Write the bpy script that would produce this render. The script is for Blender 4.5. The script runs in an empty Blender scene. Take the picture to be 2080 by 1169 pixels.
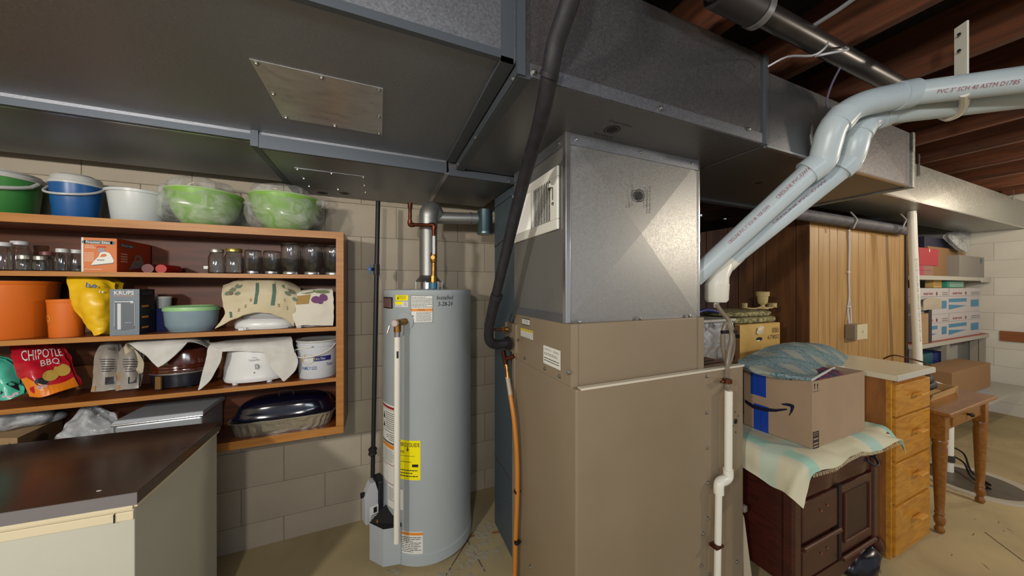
import bpy, math, random
from mathutils import Vector, Matrix, noise
random.seed(7)
C = bpy.context.scene.collection
R = math.radians
# ---------------------------------------------------------------- camera, world, lights, exposure
H = 1.47                      # eye height
FPX, CX, CY = 645.0, 1040.0, 583.0
TH = R(22.7)                  # camera looks 22.7 degrees to the right of the block wall's normal (+Y)
cs, sn = math.cos(TH), math.sin(TH)
cam = bpy.data.cameras.new('camera'); camo = bpy.data.objects.new('camera', cam); C.objects.link(camo)
camo.location = (0, 0, H); camo.rotation_euler = (R(90), 0, -TH)
cam.sensor_width = 36; cam.lens = 36*FPX/2080; cam.clip_start = .02
cam.shift_y = -1.5/2080
bpy.context.scene.camera = camo
sc = bpy.context.scene
sc.view_settings.view_transform = 'Standard'; sc.view_settings.look = 'None'
sc.view_settings.gamma = 1; sc.view_settings.use_curve_mapping = False
sc.view_settings.exposure = 0.27
w = bpy.data.worlds.new('world'); sc.world = w; w.use_nodes = True
w.node_tree.nodes['Background'].inputs[0].default_value = (.80, .86, 1, 1)
w.node_tree.nodes['Background'].inputs[1].default_value = .46
def lamp(name, loc, power, col, size, kind='POINT', target=None, sy=None):
    l = bpy.data.lights.new(name, kind); l.energy = power; l.color = col
    if kind == 'POINT': l.shadow_soft_size = size
    else:
        l.shape = 'RECTANGLE'; l.size = size; l.size_y = sy or size
    o = bpy.data.objects.new(name, l); C.objects.link(o); o.location = loc
    if target: o.rotation_euler = (Vector(target)-Vector(loc)).to_track_quat('-Z', 'Y').to_euler()
    return o
lamp('bulb_or_fill_light', (3.9, -.9, 2.15), 100, (1, .87, .70), .09)
lamp('bulb_or_fill_light', (-1.7, -.45, 1.95), 115, (1, .95, .88), .07)
lamp('bulb_or_fill_light', (-.55, -.75, 1.92), 62, (1, .94, .86), .07)  # added fill, softens the shadow beside the shelf unit
lamp('bulb_or_fill_light', (5.4, .35, 2.25), 22, (1, .86, .66), .06)  # added fill for the far right end of the room
lamp('area_fill_light', (.6, -2.6, 2.3), 14, (.82, .91, 1), 1.2, 'AREA', (1.2, .9, 1.2), .35)  # added cool area fill for flatter light, no fixture known here

# ---------------------------------------------------------------- helpers
def at(px, py=None, X=None, Y=None, Z=None, D=None):
    "point of the place seen at pixel px, py on a given plane (or at depth D)"
    u = (px-CX)/FPX; rx = sn+u*cs; ry = cs-u*sn
    if Z is not None: d = (H-Z)*FPX/(py-CY)
    elif Y is not None: d = Y/ry
    elif X is not None: d = X/rx
    else: d = D
    return Vector((d*rx, d*ry, H-d*((CY if py is None else py)-CY)/FPX))
def ang(px): return math.atan((px-CX)/FPX)+TH
def cylspan(p0, p1, Y):
    "centre x and radius of an upright round thing whose centre lies at Y and whose sides touch two sight lines"
    a, b = ang(p0), ang(p1); m = (a+b)/2; d = Y/math.cos(m)
    return d*math.sin(m), d*math.sin((b-a)/2)
def zat(py, x, y): return H-(x*sn+y*cs)*(py-CY)/FPX

def lin(h):
    if isinstance(h, (tuple, list)): return tuple(h)[:3]+(1,)
    h = h.lstrip('#'); v = [int(h[i:i+2], 16)/255 for i in (0, 2, 4)]
    return tuple((c/12.92 if c <= .04045 else ((c+.055)/1.055)**2.4) for c in v)+(1,)
_m = {}
def mat(name, col, rough=.5, metal=0, col2=None, scale=8, stretch=(1, 1, 1), bump=0, bscale=None, trans=0, ior=1.45, alpha=1, emit=0,
        pattern='noise', lo=.35, hi=.65, coat=0, detail=4, spec=None, dist=0, rvar=0):
    if name in _m: return _m[name]
    m = bpy.data.materials.new(name); m.use_nodes = True; nt = m.node_tree; N = nt.nodes; L = nt.links
    b = N['Principled BSDF']
    b.inputs['Base Color'].default_value = lin(col); b.inputs['Roughness'].default_value = rough; b.inputs['Metallic'].default_value = metal
    b.inputs['IOR'].default_value = ior; b.inputs['Alpha'].default_value = alpha
    if trans: b.inputs['Transmission Weight'].default_value = trans
    if coat: b.inputs['Coat Weight'].default_value = coat; b.inputs['Coat Roughness'].default_value = .15
    if spec is not None: b.inputs['Specular IOR Level'].default_value = spec
    if emit: b.inputs['Emission Color'].default_value = lin(col); b.inputs['Emission Strength'].default_value = emit
    if col2 or bump or rvar:
        tc = N.new('ShaderNodeTexCoord'); mp = N.new('ShaderNodeMapping'); mp.inputs['Scale'].default_value = stretch
        L.new(tc.outputs['Object'], mp.inputs['Vector'])
    if col2 or rvar:
        if pattern == 'voronoi':
            t = N.new('ShaderNodeTexVoronoi'); t.inputs['Scale'].default_value = scale; out = t.outputs['Color']
        elif pattern == 'wave':
            t = N.new('ShaderNodeTexWave'); t.inputs['Scale'].default_value = scale; t.inputs['Distortion'].default_value = dist or 3
            t.inputs['Detail'].default_value = 3; out = t.outputs['Fac']
        else:
            t = N.new('ShaderNodeTexNoise'); t.inputs['Scale'].default_value = scale; t.inputs['Detail'].default_value = detail
            t.inputs['Distortion'].default_value = dist; out = t.outputs['Fac']
        L.new(mp.outputs[0], t.inputs['Vector'])
    if col2:
        r = N.new('ShaderNodeValToRGB'); r.color_ramp.elements[0].position = lo; r.color_ramp.elements[1].position = hi
        r.color_ramp.elements[0].color = lin(col); r.color_ramp.elements[1].color = lin(col2)
        L.new(out, r.inputs[0]); L.new(r.outputs[0], b.inputs['Base Color'])
    if rvar:
        mr = N.new('ShaderNodeMapRange'); mr.inputs['To Min'].default_value = rough-rvar; mr.inputs['To Max'].default_value = rough+rvar
        L.new(out, mr.inputs['Value']); L.new(mr.outputs[0], b.inputs['Roughness'])
    if bump:
        t2 = N.new('ShaderNodeTexNoise'); t2.inputs['Scale'].default_value = bscale or scale; t2.inputs['Detail'].default_value = 5
        L.new(mp.outputs[0], t2.inputs['Vector'])
        bp = N.new('ShaderNodeBump'); bp.inputs['Strength'].default_value = bump; bp.inputs['Distance'].default_value = .004
        L.new(t2.outputs['Fac'], bp.inputs['Height']); L.new(bp.outputs[0], b.inputs['Normal'])
    _m[name] = m; return m

class MB:
    def __init__(s): s.v = []; s.f = []; s.mi = []
    def add(s, vs, fs, mi=0):
        o = len(s.v); s.v += [tuple(v) for v in vs]; s.f += [tuple(o+i for i in f) for f in fs]; s.mi += [mi]*len(fs); return s
    def box(s, x0, x1, y0, y1, z0, z1, mi=0, rot=0, c=None):
        vs = [(x, y, z) for z in (z0, z1) for x, y in ((x0, y0), (x1, y0), (x1, y1), (x0, y1))]
        if rot:
            cx, cy = c or ((x0+x1)/2, (y0+y1)/2); k, q = math.cos(rot), math.sin(rot)
            vs = [(cx+(x-cx)*k-(y-cy)*q, cy+(x-cx)*q+(y-cy)*k, z) for x, y, z in vs]
        return s.add(vs, [(3, 2, 1, 0), (4, 5, 6, 7), (0, 1, 5, 4), (1, 2, 6, 5), (2, 3, 7, 6), (3, 0, 4, 7)], mi)
    def hexa(s, b, t, mi=0):
        "b and t: four points each, same order"
        return s.add(list(b)+list(t), [(3, 2, 1, 0), (4, 5, 6, 7), (0, 1, 5, 4), (1, 2, 6, 5), (2, 3, 7, 6), (3, 0, 4, 7)], mi)
    def prism(s, pts, z0, z1, mi=0):
        n = len(pts); vs = [(x, y, z0) for x, y in pts]+[(x, y, z1) for x, y in pts]
        return s.add(vs, [tuple(range(n-1, -1, -1)), tuple(range(n, 2*n))]+[(i, (i+1) % n, n+(i+1) % n, n+i) for i in range(n)], mi)
    def extr(s, pts, o, ex, ey, depth, mi=0):
        "polygon in the plane (ex, ey) from o, extruded along ex x ey by depth"
        o = Vector(o); ex = Vector(ex); ey = Vector(ey); nz = ex.cross(ey).normalized(); n = len(pts)
        a = [o+ex*x+ey*y for x, y in pts]; b = [p+nz*depth for p in a]
        return s.add(a+b, [tuple(range(n-1, -1, -1)), tuple(range(n, 2*n))]+[(i, (i+1) % n, n+(i+1) % n, n+i) for i in range(n)], mi)
    def lathe(s, prof, c=(0, 0), n=24, sx=1, sy=1, mi=0, rot=0, caps=True):
        "prof: (radius, z) list"
        vs = []; m = len(prof)
        for r, z in prof:
            for i in range(n):
                a = 2*math.pi*i/n; x = r*math.cos(a)*sx; y = r*math.sin(a)*sy
                vs.append((c[0]+x*math.cos(rot)-y*math.sin(rot), c[1]+x*math.sin(rot)+y*math.cos(rot), z))
        fs = [(j*n+i, j*n+(i+1) % n, (j+1)*n+(i+1) % n, (j+1)*n+i) for j in range(m-1) for i in range(n)]
        if caps: fs += [tuple(range(n-1, -1, -1)), tuple((m-1)*n+i for i in range(n))]
        return s.add(vs, fs, mi)
    def tube(s, pts, r, n=12, mi=0, caps=True, smooth=0):
        pts = [Vector(p) for p in pts]
        rs = r if isinstance(r, (list, tuple)) else [r]*len(pts)
        if smooth:
            q = []; qr = []
            P = [pts[0]]+pts+[pts[-1]]; RR = [rs[0]]+list(rs)+[rs[-1]]
            for i in range(1, len(P)-2):
                for k in range(smooth):
                    t = k/smooth; a, b, c, d = P[i-1], P[i], P[i+1], P[i+2]
                    q.append(.5*((2*b)+(c-a)*t+(2*a-5*b+4*c-d)*t*t+(3*b-a-3*c+d)*t**3)); qr.append(RR[i]*(1-t)+RR[i+1]*t)
            q.append(pts[-1]); qr.append(rs[-1]); pts, rs = q, qr
        vs = []; up = None; m = len(pts)
        for i, p in enumerate(pts):
            d = (pts[min(i+1, m-1)]-pts[max(i-1, 0)]).normalized()
            if up is None: up = Vector((0, 0, 1)) if abs(d.z) < .9 else Vector((1, 0, 0))
            sd = d.cross(up).normalized(); up = sd.cross(d).normalized()
            for k in range(n):
                a = 2*math.pi*k/n; vs.append(p+(sd*math.cos(a)+up*math.sin(a))*rs[i])
        fs = [(j*n+i, (j+1)*n+i, (j+1)*n+(i+1) % n, j*n+(i+1) % n) for j in range(m-1) for i in range(n)]
        if caps: fs += [tuple(range(n)), tuple((m-1)*n+i for i in range(n-1, -1, -1))]
        return s.add(vs, fs, mi)
    def ell(s, c, r, nu=20, nv=12, p=1.0, amp=0, fr=8, seed=0, flat=None):
        "super-ellipsoid, optionally crumpled"
        vs = []; rx, ry, rz = r
        def pw(x): return math.copysign(abs(x)**p, x)
        for j in range(nv+1):
            b = -math.pi/2+math.pi*j/nv
            for i in range(nu):
                a = 2*math.pi*i/nu
                v = Vector((c[0]+rx*pw(math.cos(b))*pw(math.cos(a)), c[1]+ry*pw(math.cos(b))*pw(math.sin(a)), c[2]+rz*pw(math.sin(b))))
                if amp:
                    k = noise.noise(Vector((v.x*fr+seed, v.y*fr, v.z*fr)))+.5*noise.noise(Vector((v.x*fr*2.3, v.y*fr*2.3+seed, v.z*fr*2.3)))
                    v += (v-Vector(c)).normalized()*amp*k
                if flat is not None and v.z < flat: v.z = flat
                vs.append(v)
        fs = [(j*nu+i, j*nu+(i+1) % nu, (j+1)*nu+(i+1) % nu, (j+1)*nu+i) for j in range(nv) for i in range(nu)]
        return s.add(vs, fs)
    def patch(s, grid, k=5, amp=0, fr=20, thick=.003, seed=0, ring=False):
        "smooth sheet through a grid of points, given a thickness"
        def cr(row, k):
            P = [row[0]*2-row[1]]+list(row)+[row[-1]*2-row[-2]]; out = []
            for i in range(1, len(P)-2):
                for q in range(k):
                    t = q/k; a, b, c, d = P[i-1], P[i], P[i+1], P[i+2]
                    out.append(.5*((2*b)+(c-a)*t+(2*a-5*b+4*c-d)*t*t+(3*b-a-3*c+d)*t**3))
            out.append(row[-1]); return out
        g = [[Vector(p) for p in r] for r in grid]
        rows = [cr(r, k) for r in g]
        cols = [cr([r[i] for r in rows], k) for i in range(len(rows[0]))]
        n, m = len(cols), len(cols[0]); V = []
        for i in range(n):
            for j in range(m):
                p = cols[i][j]
                if amp: p = p+Vector((noise.noise(p*fr+Vector((seed, 0, 0))), noise.noise(p*fr+Vector((0, seed+5, 0))), noise.noise(p*fr+Vector((0, 0, seed+9)))))*amp
                V.append(p)
        nr = []
        for i in range(n):
            for j in range(m):
                a = V[min(i+1, n-1)*m+j]-V[max(i-1, 0)*m+j]; b = V[i*m+min(j+1, m-1)]-V[i*m+max(j-1, 0)]
                c = a.cross(b); nr.append(c.normalized() if c.length > 1e-9 else Vector((0, 0, 1)))
        W = [V[i]-nr[i]*thick for i in range(n*m)]; o = n*m
        fs = [(i*m+j, (i+1)*m+j, (i+1)*m+j+1, i*m+j+1) for i in range(n-1) for j in range(m-1)]
        fs += [(o+i*m+j, o+i*m+j+1, o+(i+1)*m+j+1, o+(i+1)*m+j) for i in range(n-1) for j in range(m-1)]
        for i in range(n-1): fs += [(i*m, o+i*m, o+(i+1)*m, (i+1)*m), (i*m+m-1, (i+1)*m+m-1, o+(i+1)*m+m-1, o+i*m+m-1)]
        for j in range(m-1): fs += [(j, j+1, o+j+1, o+j), ((n-1)*m+j, o+(n-1)*m+j, o+(n-1)*m+j+1, (n-1)*m+j+1)]
        return s.add(V+W, fs)
def worg(o):
    v = Vector(o.location)
    while o.parent: o = o.parent; v += Vector(o.location)
    return v
def obj(name, mb, m, parent=None, label=None, cat=None, group=None, kind=None, smooth=True, bevel=0, origin=None):
    V = [Vector(v) for v in mb.v]
    if parent is not None: o0 = worg(parent)
    elif origin is not None: o0 = Vector(origin)
    else:
        xs = [v.x for v in V]; ys = [v.y for v in V]; zs = [v.z for v in V]
        o0 = Vector(((min(xs)+max(xs))/2, (min(ys)+max(ys))/2, min(zs)))
    me = bpy.data.meshes.new(name); me.from_pydata([v-o0 for v in V], [], mb.f)
    ms = m if isinstance(m, (list, tuple)) else [m]
    for x in ms: me.materials.append(x)
    me.polygons.foreach_set('material_index', mb.mi)
    me.update()
    if smooth:
        me.polygons.foreach_set('use_smooth', [True]*len(me.polygons)); me.set_sharp_from_angle(angle=R(38))
    o = bpy.data.objects.new(name, me); C.objects.link(o)
    if parent is not None: o.parent = parent
    else: o.location = o0
    if bevel:
        bv = o.modifiers.new('bevel', 'BEVEL'); bv.width = bevel; bv.segments = 2; bv.limit_method = 'ANGLE'; bv.angle_limit = R(40)
    if label: o['label'] = label
    if cat: o['category'] = cat
    if group: o['group'] = group
    if kind: o['kind'] = kind
    return o
def thing(name, label, cat, loc, group=None):
    o = bpy.data.objects.new(name, None); C.objects.link(o); o.location = loc; o.empty_display_size = .1
    o['label'] = label; o['category'] = cat
    if group: o['group'] = group
    return o
def dup(root, delta, label=None, group=None):
    r = root.copy(); C.objects.link(r); r.location = Vector(root.location)+Vector(delta)
    if label: r['label'] = label
    if group: r['group'] = group
    for ch in list(root.children):
        c = ch.copy(); C.objects.link(c); c.parent = r
        for g in ch.children:
            d = g.copy(); C.objects.link(d); d.parent = c
    return r
# --- flat print on surfaces -------------------------------------------------
def plane(o, ex, ey):
    o = Vector(o); ex = Vector(ex).normalized(); ey = Vector(ey).normalized(); nz = ex.cross(ey)
    return lambda u, v, w: o+ex*u+ey*v+nz*w
def cylmap(cx, cy, r, a0, z0):
    "u runs along the surface to the right as seen from outside, v runs up; a0 is the start angle"
    return lambda u, v, w: Vector((cx+(r+w)*math.cos(a0+u/r), cy+(r+w)*math.sin(a0+u/r), z0+v))
def conemap(cx, cy, r0, k, a0, z0):
    return lambda u, v, w: Vector((cx+(r0+k*v+w)*math.cos(a0+u/r0), cy+(r0+k*v+w)*math.sin(a0+u/r0), z0+v))
_t = {}
def glyphs(s, bold=False):
    key = (s, bold)
    if key in _t: return _t[key]
    cu = bpy.data.curves.new('lettering', 'FONT'); cu.body = s; cu.resolution_u = 2
    if bold: cu.offset = .012
    o = bpy.data.objects.new('lettering', cu); C.objects.link(o)
    me = bpy.data.meshes.new_from_object(o.evaluated_get(bpy.context.evaluated_depsgraph_get()))
    vs = [tuple(v.co) for v in me.vertices]; fs = [tuple(p.vertices) for p in me.polygons]
    bpy.data.objects.remove(o); bpy.data.curves.remove(cu); bpy.data.meshes.remove(me)
    x0 = min(v[0] for v in vs); x1 = max(v[0] for v in vs); y0 = min(v[1] for v in vs); y1 = max(v[1] for v in vs)
    vs = [((v[0]-x0)/(x1-x0), (v[1]-y0)/max(y1-y0, 1e-6)) for v in vs]
    _t[key] = (vs, fs); return _t[key]
class PR:
    "collects print (rectangles, letters, discs) on one surface map, in metres"
    def __init__(s, mp): s.mp = mp; s.b = MB()
    def rect(s, u0, v0, u1, v1, w=.0008, n=1):
        nn = max(1, n); vs = []; fs = []
        for i in range(nn+1):
            u = u0+(u1-u0)*i/nn; vs += [s.mp(u, v0, w), s.mp(u, v1, w)]
        for i in range(nn): fs.append((2*i, 2*i+2, 2*i+3, 2*i+1))
        s.b.add(vs, fs); return s
    def poly(s, pts, w=.0008):
        s.b.add([s.mp(u, v, w) for u, v in pts], [tuple(range(len(pts)))]); return s
    def text(s, t, u0, v0, u1, v1, w=.0012, bold=False, vert=False, sh=0):
        vs, fs = glyphs(t, bold)
        if vert: q = [s.mp(u0+(u1-u0)*(1-y), v0+(v1-v0)*x, w) for x, y in vs]
        else: q = [s.mp(u0+(u1-u0)*x+sh*y, v0+(v1-v0)*y, w) for x, y in vs]
        s.b.add(q, fs); return s
    def disc(s, u, v, r, w=.0008, n=24, ry=None, r0=0):
        ry = ry or r
        if r0:
            k = r0/r; a = [s.mp(u+r*math.cos(2*math.pi*i/n), v+ry*math.sin(2*math.pi*i/n), w) for i in range(n)]
            b = [s.mp(u+r*k*math.cos(2*math.pi*i/n), v+ry*k*math.sin(2*math.pi*i/n), w) for i in range(n)]
            s.b.add(a+b, [(i, (i+1) % n, n+(i+1) % n, n+i) for i in range(n)])
        else: s.b.add([s.mp(u+r*math.cos(2*math.pi*i/n), v+ry*math.sin(2*math.pi*i/n), w) for i in range(n)], [tuple(range(n))])
        return s
    def lines(s, u0, v0, u1, v1, n, w=.0012, seed=0):
        "rows of tiny broken strokes, like small print"
        rd = random.Random(seed); h = (v1-v0)/n
        for i in range(n):
            v = v1-h*(i+.5); u = u0; end = u1-(rd.random()*.3*(u1-u0) if rd.random() < .35 else 0)
            while u < end:
                l = (u1-u0)*rd.uniform(.05, .16); s.rect(u, v-h*.17, min(u+l, end), v+h*.17, w); u += l+(u1-u0)*.02
        return s
    def done(s, name, m, parent, label=None, thick=False):
        return obj(name, s.b, m, parent, label=label, smooth=False, kind='stuff' if name in ('print', 'motif_print', 'handwriting') else None)
_sm = {}
def screws(parent, pts, nrm, r=.006, m=None, name='screw'):
    key = (name, r, m.name if m else '')
    if key not in _sm:
        b = MB(); b.lathe([(r*1.5, 0), (r*1.5, r*.35), (r, r*.4), (r*.9, r*1.1), (r*.4, r*1.25)], n=6)
        me = bpy.data.meshes.new(name); me.from_pydata(b.v, [], b.f); me.materials.append(m or M_screw); me.update(); _sm[key] = me
    q = Vector(nrm).to_track_quat('Z', 'Y').to_euler()
    for p in pts:
        o = bpy.data.objects.new(name, _sm[key]); C.objects.link(o); o.parent = parent
        o.location = Vector(p)-worg(parent); o.rotation_euler = q

# ---------------------------------------------------------------- materials
M_screw = mat('zinc screws', '#9a9a94', .3, .9)
galv = mat('galvanized sheet', '#717072', .42, .85, '#7a7a7c', 200, (1, 1, 1), .08, 120, pattern='voronoi', lo=.0, hi=1, rvar=.05)
galvd = mat('dull galvanized sheet', '#86898f', .48, .88, '#8f9298', 200, (1, 1, 1), .1, 120, pattern='voronoi', lo=.0, hi=1, rvar=.05)
galvl = mat('bright galvanized sheet', '#8f918d', .4, .7, '#a4a5a0', 120, pattern='voronoi', lo=0, hi=1, rvar=.06)
galvb = mat('blue grey galvanized sheet', '#4a565e', .5, .4, '#58656d', 160, pattern='voronoi', lo=0, hi=1)
beige = mat('beige enamel sheet', '#80725d', .42, 0, '#857763', 3, bump=.02, bscale=200)
white = mat('white enamel', '#d8d8d0', .35)
dark = mat('dark gap', '#0c0b0c', .8)
black = mat('black rubber insulation', '#15141a', .62, 0, '#1f1e25', 30, bump=.25, bscale=60)
blackp = mat('black iron', '#17161a', .5)
pvc = mat('grey white plastic pipe', '#bccad0', .32, 0, '#b1bfc6', 5)
seamm = mat('dark seam metal', '#565c64', .5, .6)
pvcw = mat('white plastic pipe', '#dcdbd0', .35)
paper = mat('white paper label', '#d6d8d2', .6)
ink = mat('black ink', '#15151a', .6)
inkg = mat('grey ink', '#6a6a6c', .6)
red = mat('red ink', '#8f1d2a', .5)
orange_i = mat('orange ink', '#d8862a', .5)
yellow = mat('yellow label', '#f2e400', .45)
copper = mat('copper tube', '#6e3a26', .38, .8, '#4a261c', 20)
brass = mat('brass fitting', '#a5793a', .35, .85, '#7c5a2c', 30)
steel = mat('bright steel', '#b5b5b5', .25, .9)
wood_s = mat('shaded shelf wood', '#633210', .38, 0, '#794016', 3, (2, 14, 14), .06, 30, dist=1.2, coat=.15)  # board faces coloured darker and redder to stand in for shade
wood_e = mat('lit shelf edge wood', '#aa7434', .45, 0, '#9c652a', 3, (2, 20, 20))  # front edges coloured lighter, as if catching the light
wood_b = mat('shelf back wood', '#44200c', .5, 0, '#5c2d12', 3, (2, 10, 14))
card = mat('cardboard', '#9c815e', .8, 0, '#a58a66', 6)
card2 = mat('yellow cardboard', '#c2a05c', .8, 0, '#b8954f', 5)
towel_w = mat('white cloth', '#c9c8c2', .9, 0, '#bfbdb6', 20, bump=.3, bscale=300)
def film(name, col, fac=.3, tint=(1, 1, 1)):
    if name in _m: return _m[name]
    m = bpy.data.materials.new(name); m.use_nodes = True; nt = m.node_tree; N = nt.nodes; L = nt.links
    b = N['Principled BSDF']; b.inputs['Base Color'].default_value = lin(col); b.inputs['Roughness'].default_value = .18
    out = N['Material Output']; t = N.new('ShaderNodeBsdfTransparent'); mx = N.new('ShaderNodeMixShader')
    tc = N.new('ShaderNodeTexCoord'); nz = N.new('ShaderNodeTexNoise'); nz.inputs['Scale'].default_value = 14; nz.inputs['Distortion'].default_value = 1.5
    mr = N.new('ShaderNodeMapRange'); mr.inputs['From Min'].default_value = .35; mr.inputs['From Max'].default_value = .7
    mr.inputs['To Min'].default_value = fac*.45; mr.inputs['To Max'].default_value = min(1, fac*1.9)
    L.new(tc.outputs['Object'], nz.inputs['Vector']); L.new(nz.outputs['Fac'], mr.inputs['Value']); L.new(mr.outputs[0], mx.inputs[0])
    L.new(t.outputs[0], mx.inputs[1]); L.new(b.outputs[0], mx.inputs[2]); L.new(mx.outputs[0], out.inputs[0])
    _m[name] = m; return m
poly = film('clear plastic film', '#c9ccc8', .24)
polyw = film('milky plastic film', '#b9bdc0', .6)
glass = mat('jar glass', '#e9f0f0', .05, 0, trans=1, ior=1.45)
# ---------------------------------------------------------------- the setting
WY, FX, LX = 2.22, 6.70, -3.2
M_floor = mat('worn concrete floor', '#b3a27a', .62, 0, '#928566', 2.2, (1, 1, 1), .15, 40, lo=.3, hi=.72, detail=9, dist=.6, rvar=.1)
b = MB().box(LX-.1, FX+.1, -4, 3.6, -.1, 0); floor = obj('floor', b, M_floor, kind='structure', smooth=False)
# scattered darker streaks of the old floor finish, and pale cement spills
b = MB(); rd = random.Random(3)
for i in range(260):
    x = rd.uniform(2.2, 6.2); y = rd.uniform(-.9, 1.2); l = rd.uniform(.008, .03); a = rd.gauss(.5, .35); t = rd.uniform(.0015, .003)
    dx, dy = math.cos(a)*l, math.sin(a)*l; nx, ny = -math.sin(a)*t, math.cos(a)*t
    b.add([(x-dx, y-dy, .0006), (x+nx, y+ny, .0006), (x+dx, y+dy, .0006), (x-nx, y-ny, .0006)], [(0, 3, 2, 1)])
obj('floor_streaks', b, mat('floor streak', '#6d5a3c', .7), floor, kind='stuff', smooth=False)
b = MB(); rd = random.Random(5)
for px, py, n, sp in ((985, 1075, 34, .035), (960, 1120, 46, .045), (812, 1150, 26, .025), (930, 1150, 24, .05)):
    p = at(px, py, Z=0)
    for i in range(n):
        x = p.x+rd.gauss(0, sp*1.3); y = p.y+rd.gauss(0, sp); r = rd.uniform(.006, .024); k = 9
        if (x-.276)**2+(y-1.95)**2 < .075: continue
        b.add([(x+r*rd.uniform(.5, 1.2)*math.cos(2*math.pi*j/k), y+r*rd.uniform(.5, 1.2)*math.sin(2*math.pi*j/k), .001) for j in range(k)]+[(x, y, .0022)],
              [(j, (j+1) % k, k) for j in range(k)])
obj('cement_spatter', b, mat('dried cement', '#99927f', .9), floor, kind='stuff', smooth=False)
for a, c in (((905, 1169), (960, 1080)), ((985, 1160), (940, 1080)), ((2000, 1080), (2080, 1140))):
    p, q = at(*a, Z=0), at(*c, Z=0); b = MB(); d = (q-p).normalized(); n = Vector((-d.y, d.x, 0))*.003
    b.add([p+n+Vector((0, 0, .0008)), p-n+Vector((0, 0, .0008)), q-n+Vector((0, 0, .0008)), q+n+Vector((0, 0, .0008))], [(0, 1, 2, 3)])
    obj('floor_crack', b, mat('crack', '#54483a', .9), floor, smooth=False)

p, q = at(1015, 1080, Z=0), at(895, 1098, Z=0); d = (q-p).normalized(); n = Vector((-d.y, d.x, 0))*.012
obj('floor_stain', MB().add([p+n*.6+Vector((0, 0, .0007)), p-n+Vector((0, 0, .0007)), q-n*.4+Vector((0, 0, .0007)), q+n*.3+Vector((0, 0, .0007))], [(0, 1, 2, 3)]), mat('rust stain', '#8a6238', .8), floor, smooth=False)
# block wall behind the shelves and the water heater
M_block = mat('painted block', '#aea390', .7, 0, '#a09583', 2.5, (1, 1, 1), .3, 60, lo=.35, hi=.7, detail=6)
M_joint = mat('painted mortar', '#aba08d', .8)
M_pale = mat('white painted block', '#cbc8be', .7, 0, '#c0bdb3', 2, (1, 1, 1), .35, 60, detail=6)
def block_wall(wall, o, ex, n, length, offs, m, z1=2.55, ch=.0022):
    "courses of blocks as parts of the wall; ex runs along it, n points out of it"
    bl, bh = .408, .2065; ex = Vector(ex); n = Vector(n)
    g, dp = .0008, .0082; w0, h0 = bl/2-g, bh/2-g
    def mk(w0):
        vs = []
        for d, s in ((0, 0), (dp-ch, 0), (dp, ch)):
            for su, sv in ((-1, -1), (1, -1), (1, 1), (-1, 1)):
                vs.append(ex*(su*(w0-s))+Vector((0, 0, sv*(h0-s)))+n*d)
        fs = [(8, 9, 10, 11)]+[(a*4+i, a*4+(i+1) % 4, a*4+4+(i+1) % 4, a*4+4+i) for a in (0, 1) for i in range(4)]
        me = bpy.data.meshes.new('block'); me.from_pydata(vs, [], fs); me.materials.append(m); me.update(); return me
    me = mk(w0); o = Vector(o); k = 0; z = -.07; w0_ = worg(wall)
    while z < z1:
        u = offs[k % 2]
        while u < length:
            if u+bl > 0:
                q = bpy.data.objects.new('block', me); C.objects.link(q); q.parent = wall
                q.location = o+ex*(u+bl/2)+Vector((0, 0, z+bh/2))-w0_
            u += bl
        z += bh; k += 1
b = MB().box(-3.2, 2.4, WY+.006, WY+.2, -.1, 2.7)
wb = obj('wall_back', b, M_joint, kind='structure', smooth=False)
ref = -.104
lo_ = -2.4
block_wall(wb, (lo_, WY+.006, 0), (1, 0, 0), (0, -1, 0), 3.8, [((ref-lo_) % .408)-.408, ((ref+.208-lo_) % .408)-.408], M_block)
b = MB().box(FX+.006, FX+.2, -4, 3.6, -.1, 2.7)
wr = obj('wall_right', b, mat('white mortar', '#c8c5bb', .8), kind='structure', smooth=False)
block_wall(wr, (FX+.006, 3.0, 0), (0, -1, 0), (-1, 0, 0), 4.6, [-.1, -.304], M_pale, 2.55, .0012)
b = MB().box(-3.3, -3.2, -4, 2.4, -.1, 2.7); obj('wall_left', b, M_joint, kind='structure', smooth=False)
# panelled room: pale front, side boards coloured darker as shaded
PY, PX0, PX1 = 1.36, 3.04, 4.665
M_pan = mat('wood panelling', '#ab8854', .45, 0, '#98743f', 2.5, (9, 9, .7), .05, 60, detail=6, dist=.8)
M_pand = mat('shaded wood panelling', '#553318', .45, 0, '#6b4320', 2.5, (9, 9, .7), .05, 60, detail=6, dist=.8)  # the front's wood again, darkened to stand in for shade
wp = obj('wall_panelled', MB().box(PX0+.012, PX1, PY+.009, PY+.08, 0, 2.03), mat('groove', '#2c1a0e', .8), kind='structure', smooth=False)
rs = [2.232, 2.323, 2.4417, 2.527, 2.647, 2.779, 2.867, 2.991, 3.164, 3.348, 3.43]
for i in range(len(rs)-1):
    obj('plank', MB().box(rs[i]*PY+.003, rs[i+1]*PY-.003, PY, PY+.012, 0.0, 2.03), M_pan, wp, smooth=False, bevel=.002)
ws = obj('wall_side', MB().box(PX0+.009, PX0+.07, PY+.012, 3.5, 0, 2.03), mat('groove', '#2c1a0e', .8), kind='structure', smooth=False)
ys = [PY, 1.45, 1.66, 1.76, 1.885, 1.98, 2.195, 2.33, 2.56, 2.66, 2.9, 3.1, 3.5]
for a, c in zip(ys, ys[1:]):
    obj('plank', MB().box(PX0-.003, PX0+.009, a+.003, c-.003, 0, 2.03), M_pand, ws, smooth=False, bevel=.002)
obj('trim_1', MB().box(PX1-.012, PX1+.03, PY-.012, PY+.08, 0, 2.03), mat('dark trim', '#38281c', .6), kind='structure', smooth=False)
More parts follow.
